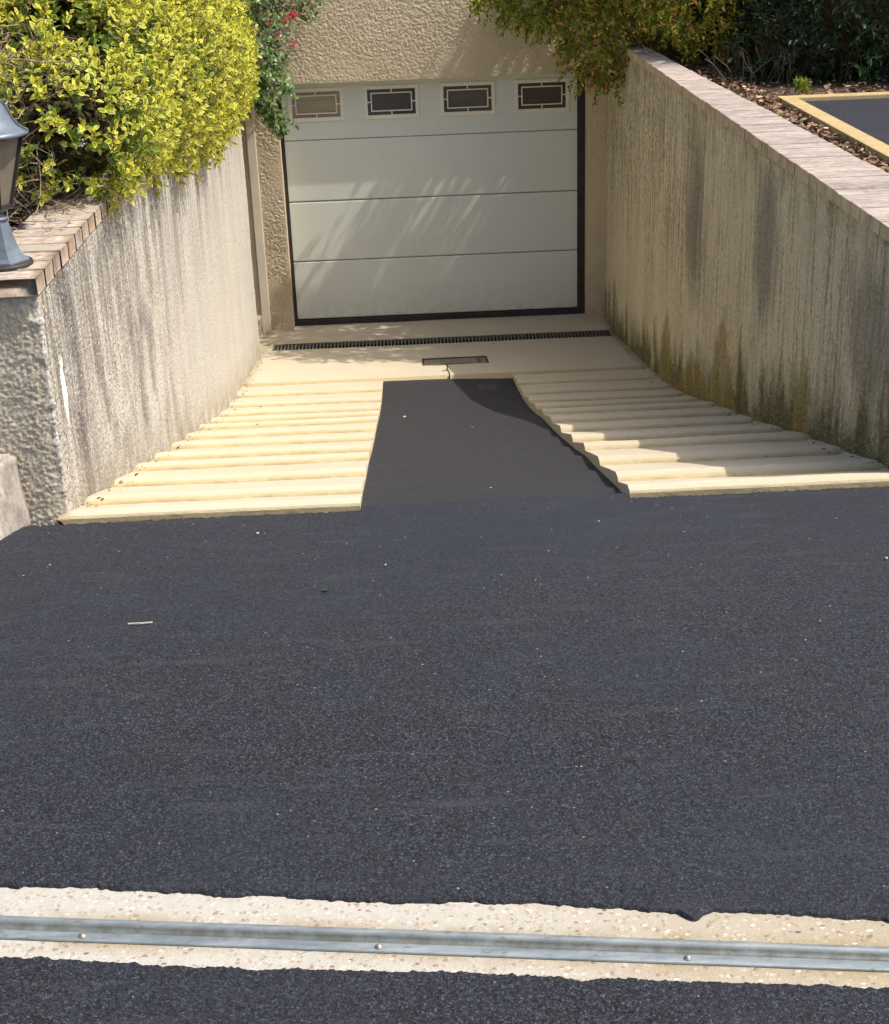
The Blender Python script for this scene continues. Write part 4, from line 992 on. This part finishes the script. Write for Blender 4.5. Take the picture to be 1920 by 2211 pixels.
# ------------------------------------------------------------------ small things lying on the asphalt
def pebble(x, y, r, first=[None]):
    z = 1.402 if y < -7.7 else float(prof(y)) - .012
    if y > -2.4: z = float(prof(y)) + .02
    if first[0] is None:
        bm = bmesh.new(); bmesh.ops.create_icosphere(bm, subdivisions=2, radius=1)
        for v in bm.verts: v.co = Vector((v.co.x * (1 + random.uniform(-.15, .15)), v.co.y * (.75 + random.uniform(-.1, .1)), v.co.z * .5))
        me = bpy.data.meshes.new('pebble'); bm.to_mesh(me); bm.free(); me.polygons.foreach_set('use_smooth', [True] * len(me.polygons)); o = put('pebble', me, M['pebble']); first[0] = o
    else:
        o = first[0].copy(); C.objects.link(o)
    o.location = (x, y, z + r * .42); o.scale = (r, r, r); o.rotation_euler = (0, 0, random.uniform(0, 6))
    tag(o, 'tiny pale pebble lying loose on the dark asphalt', 'pebble', 'loose pebbles on the asphalt')
for x, y in ((-.783, -7.889), (-1.421, -8.059), (.328, -7.918), (-.366, -8.175), (-.048, -7.099), (.009, -7.369), (1.151, -8.297), (.414, -9.063), (-.93, -9.299), (-1.058, -10.015), (-.41, -7.55), (-.39, -7.0), (-.25, -6.3), (.05, -5.0), (-.18, -4.4), (-.35, -3.4),
             (-.79, -9.72), (-.20, -9.78), (.32, -9.80), (.05, -9.2), (-.6, -9.5), (-1.15, -9.0), (.6, -8.6)):
    pebble(x, y, random.uniform(.0028, .0058))
pebble(-.306, -4.214, .012)
b = MB(); z = 1.406
b.bar((-1.105, -8.500, z), (-1.07, -8.506, z + .003), .0035); b.bar((-1.07, -8.506, z + .003), (-1.035, -8.497, z), .003); tag(b.build('dry_straw', M['pebble']), 'short pale dry straw lying on the left of the asphalt', 'straw')
o = leaves('fallen_leaf', np.array([[-.56, -8.335, 1.404]]), np.array([[1., .2, .3]]), np.array([[0, -.2, 1.]]), .026, .012, M['dark_leaf'], curl=.5); tag(o, 'single curled dark green leaf fallen on the asphalt', 'leaf')

# ------------------------------------------------------------------ camera
f, cx, cy, cz, p, yw, r = 3190.017, -.26534, -12.30555, 3.3317, .4029865, .0211202, -.0379794
fw = Vector((math.sin(yw) * math.cos(p), math.cos(yw) * math.cos(p), -math.sin(p))); rt = Vector((math.cos(yw), -math.sin(yw), 0)); up = rt.cross(fw)
rt2 = rt * math.cos(r) + up * math.sin(r); up2 = -rt * math.sin(r) + up * math.cos(r)
cam = bpy.data.objects.new('camera', bpy.data.cameras.new('camera')); C.objects.link(cam)
cam.matrix_world = Matrix(((rt2.x, up2.x, -fw.x, cx), (rt2.y, up2.y, -fw.y, cy), (rt2.z, up2.z, -fw.z, cz), (0, 0, 0, 1)))
cam.data.sensor_fit = 'HORIZONTAL'; cam.data.sensor_width = 36; cam.data.lens = 36 * f / 1920; cam.data.clip_start = .05; cam.data.clip_end = 1000
bpy.context.scene.camera = cam

# ------------------------------------------------------------------ light
sd = Vector((.66, -.17, 1.)).normalized()
sun = bpy.data.objects.new('sun', bpy.data.lights.new('sun', 'SUN')); C.objects.link(sun)
sun.data.energy = 3.1; sun.data.angle = math.radians(.5); sun.data.color = (1, .94, .84)
sun.rotation_euler = sd.to_track_quat('Z', 'Y').to_euler()
w = bpy.data.worlds.new('World'); bpy.context.scene.world = w; w.use_nodes = True; nt = w.node_tree
sk = nt.nodes.new('ShaderNodeTexSky'); sk.sky_type = 'NISHITA'; sk.sun_disc = False
sk.dust_density = 4.; sk.air_density = .8; el = math.asin(sd.z); sk.sun_elevation = el; sk.sun_rotation = math.atan2(sd.x, sd.y)
bg = nt.nodes['Background']; nt.links.new(sk.outputs[0], bg.inputs[0]); bg.inputs[1].default_value = .15
sc = bpy.context.scene
sc.view_settings.view_transform = 'Standard'; sc.view_settings.look = 'None'; sc.view_settings.exposure = .60; sc.view_settings.gamma = 1
sc.render.engine = 'CYCLES'; sc.cycles.max_bounces = 8; sc.cycles.use_denoising = True
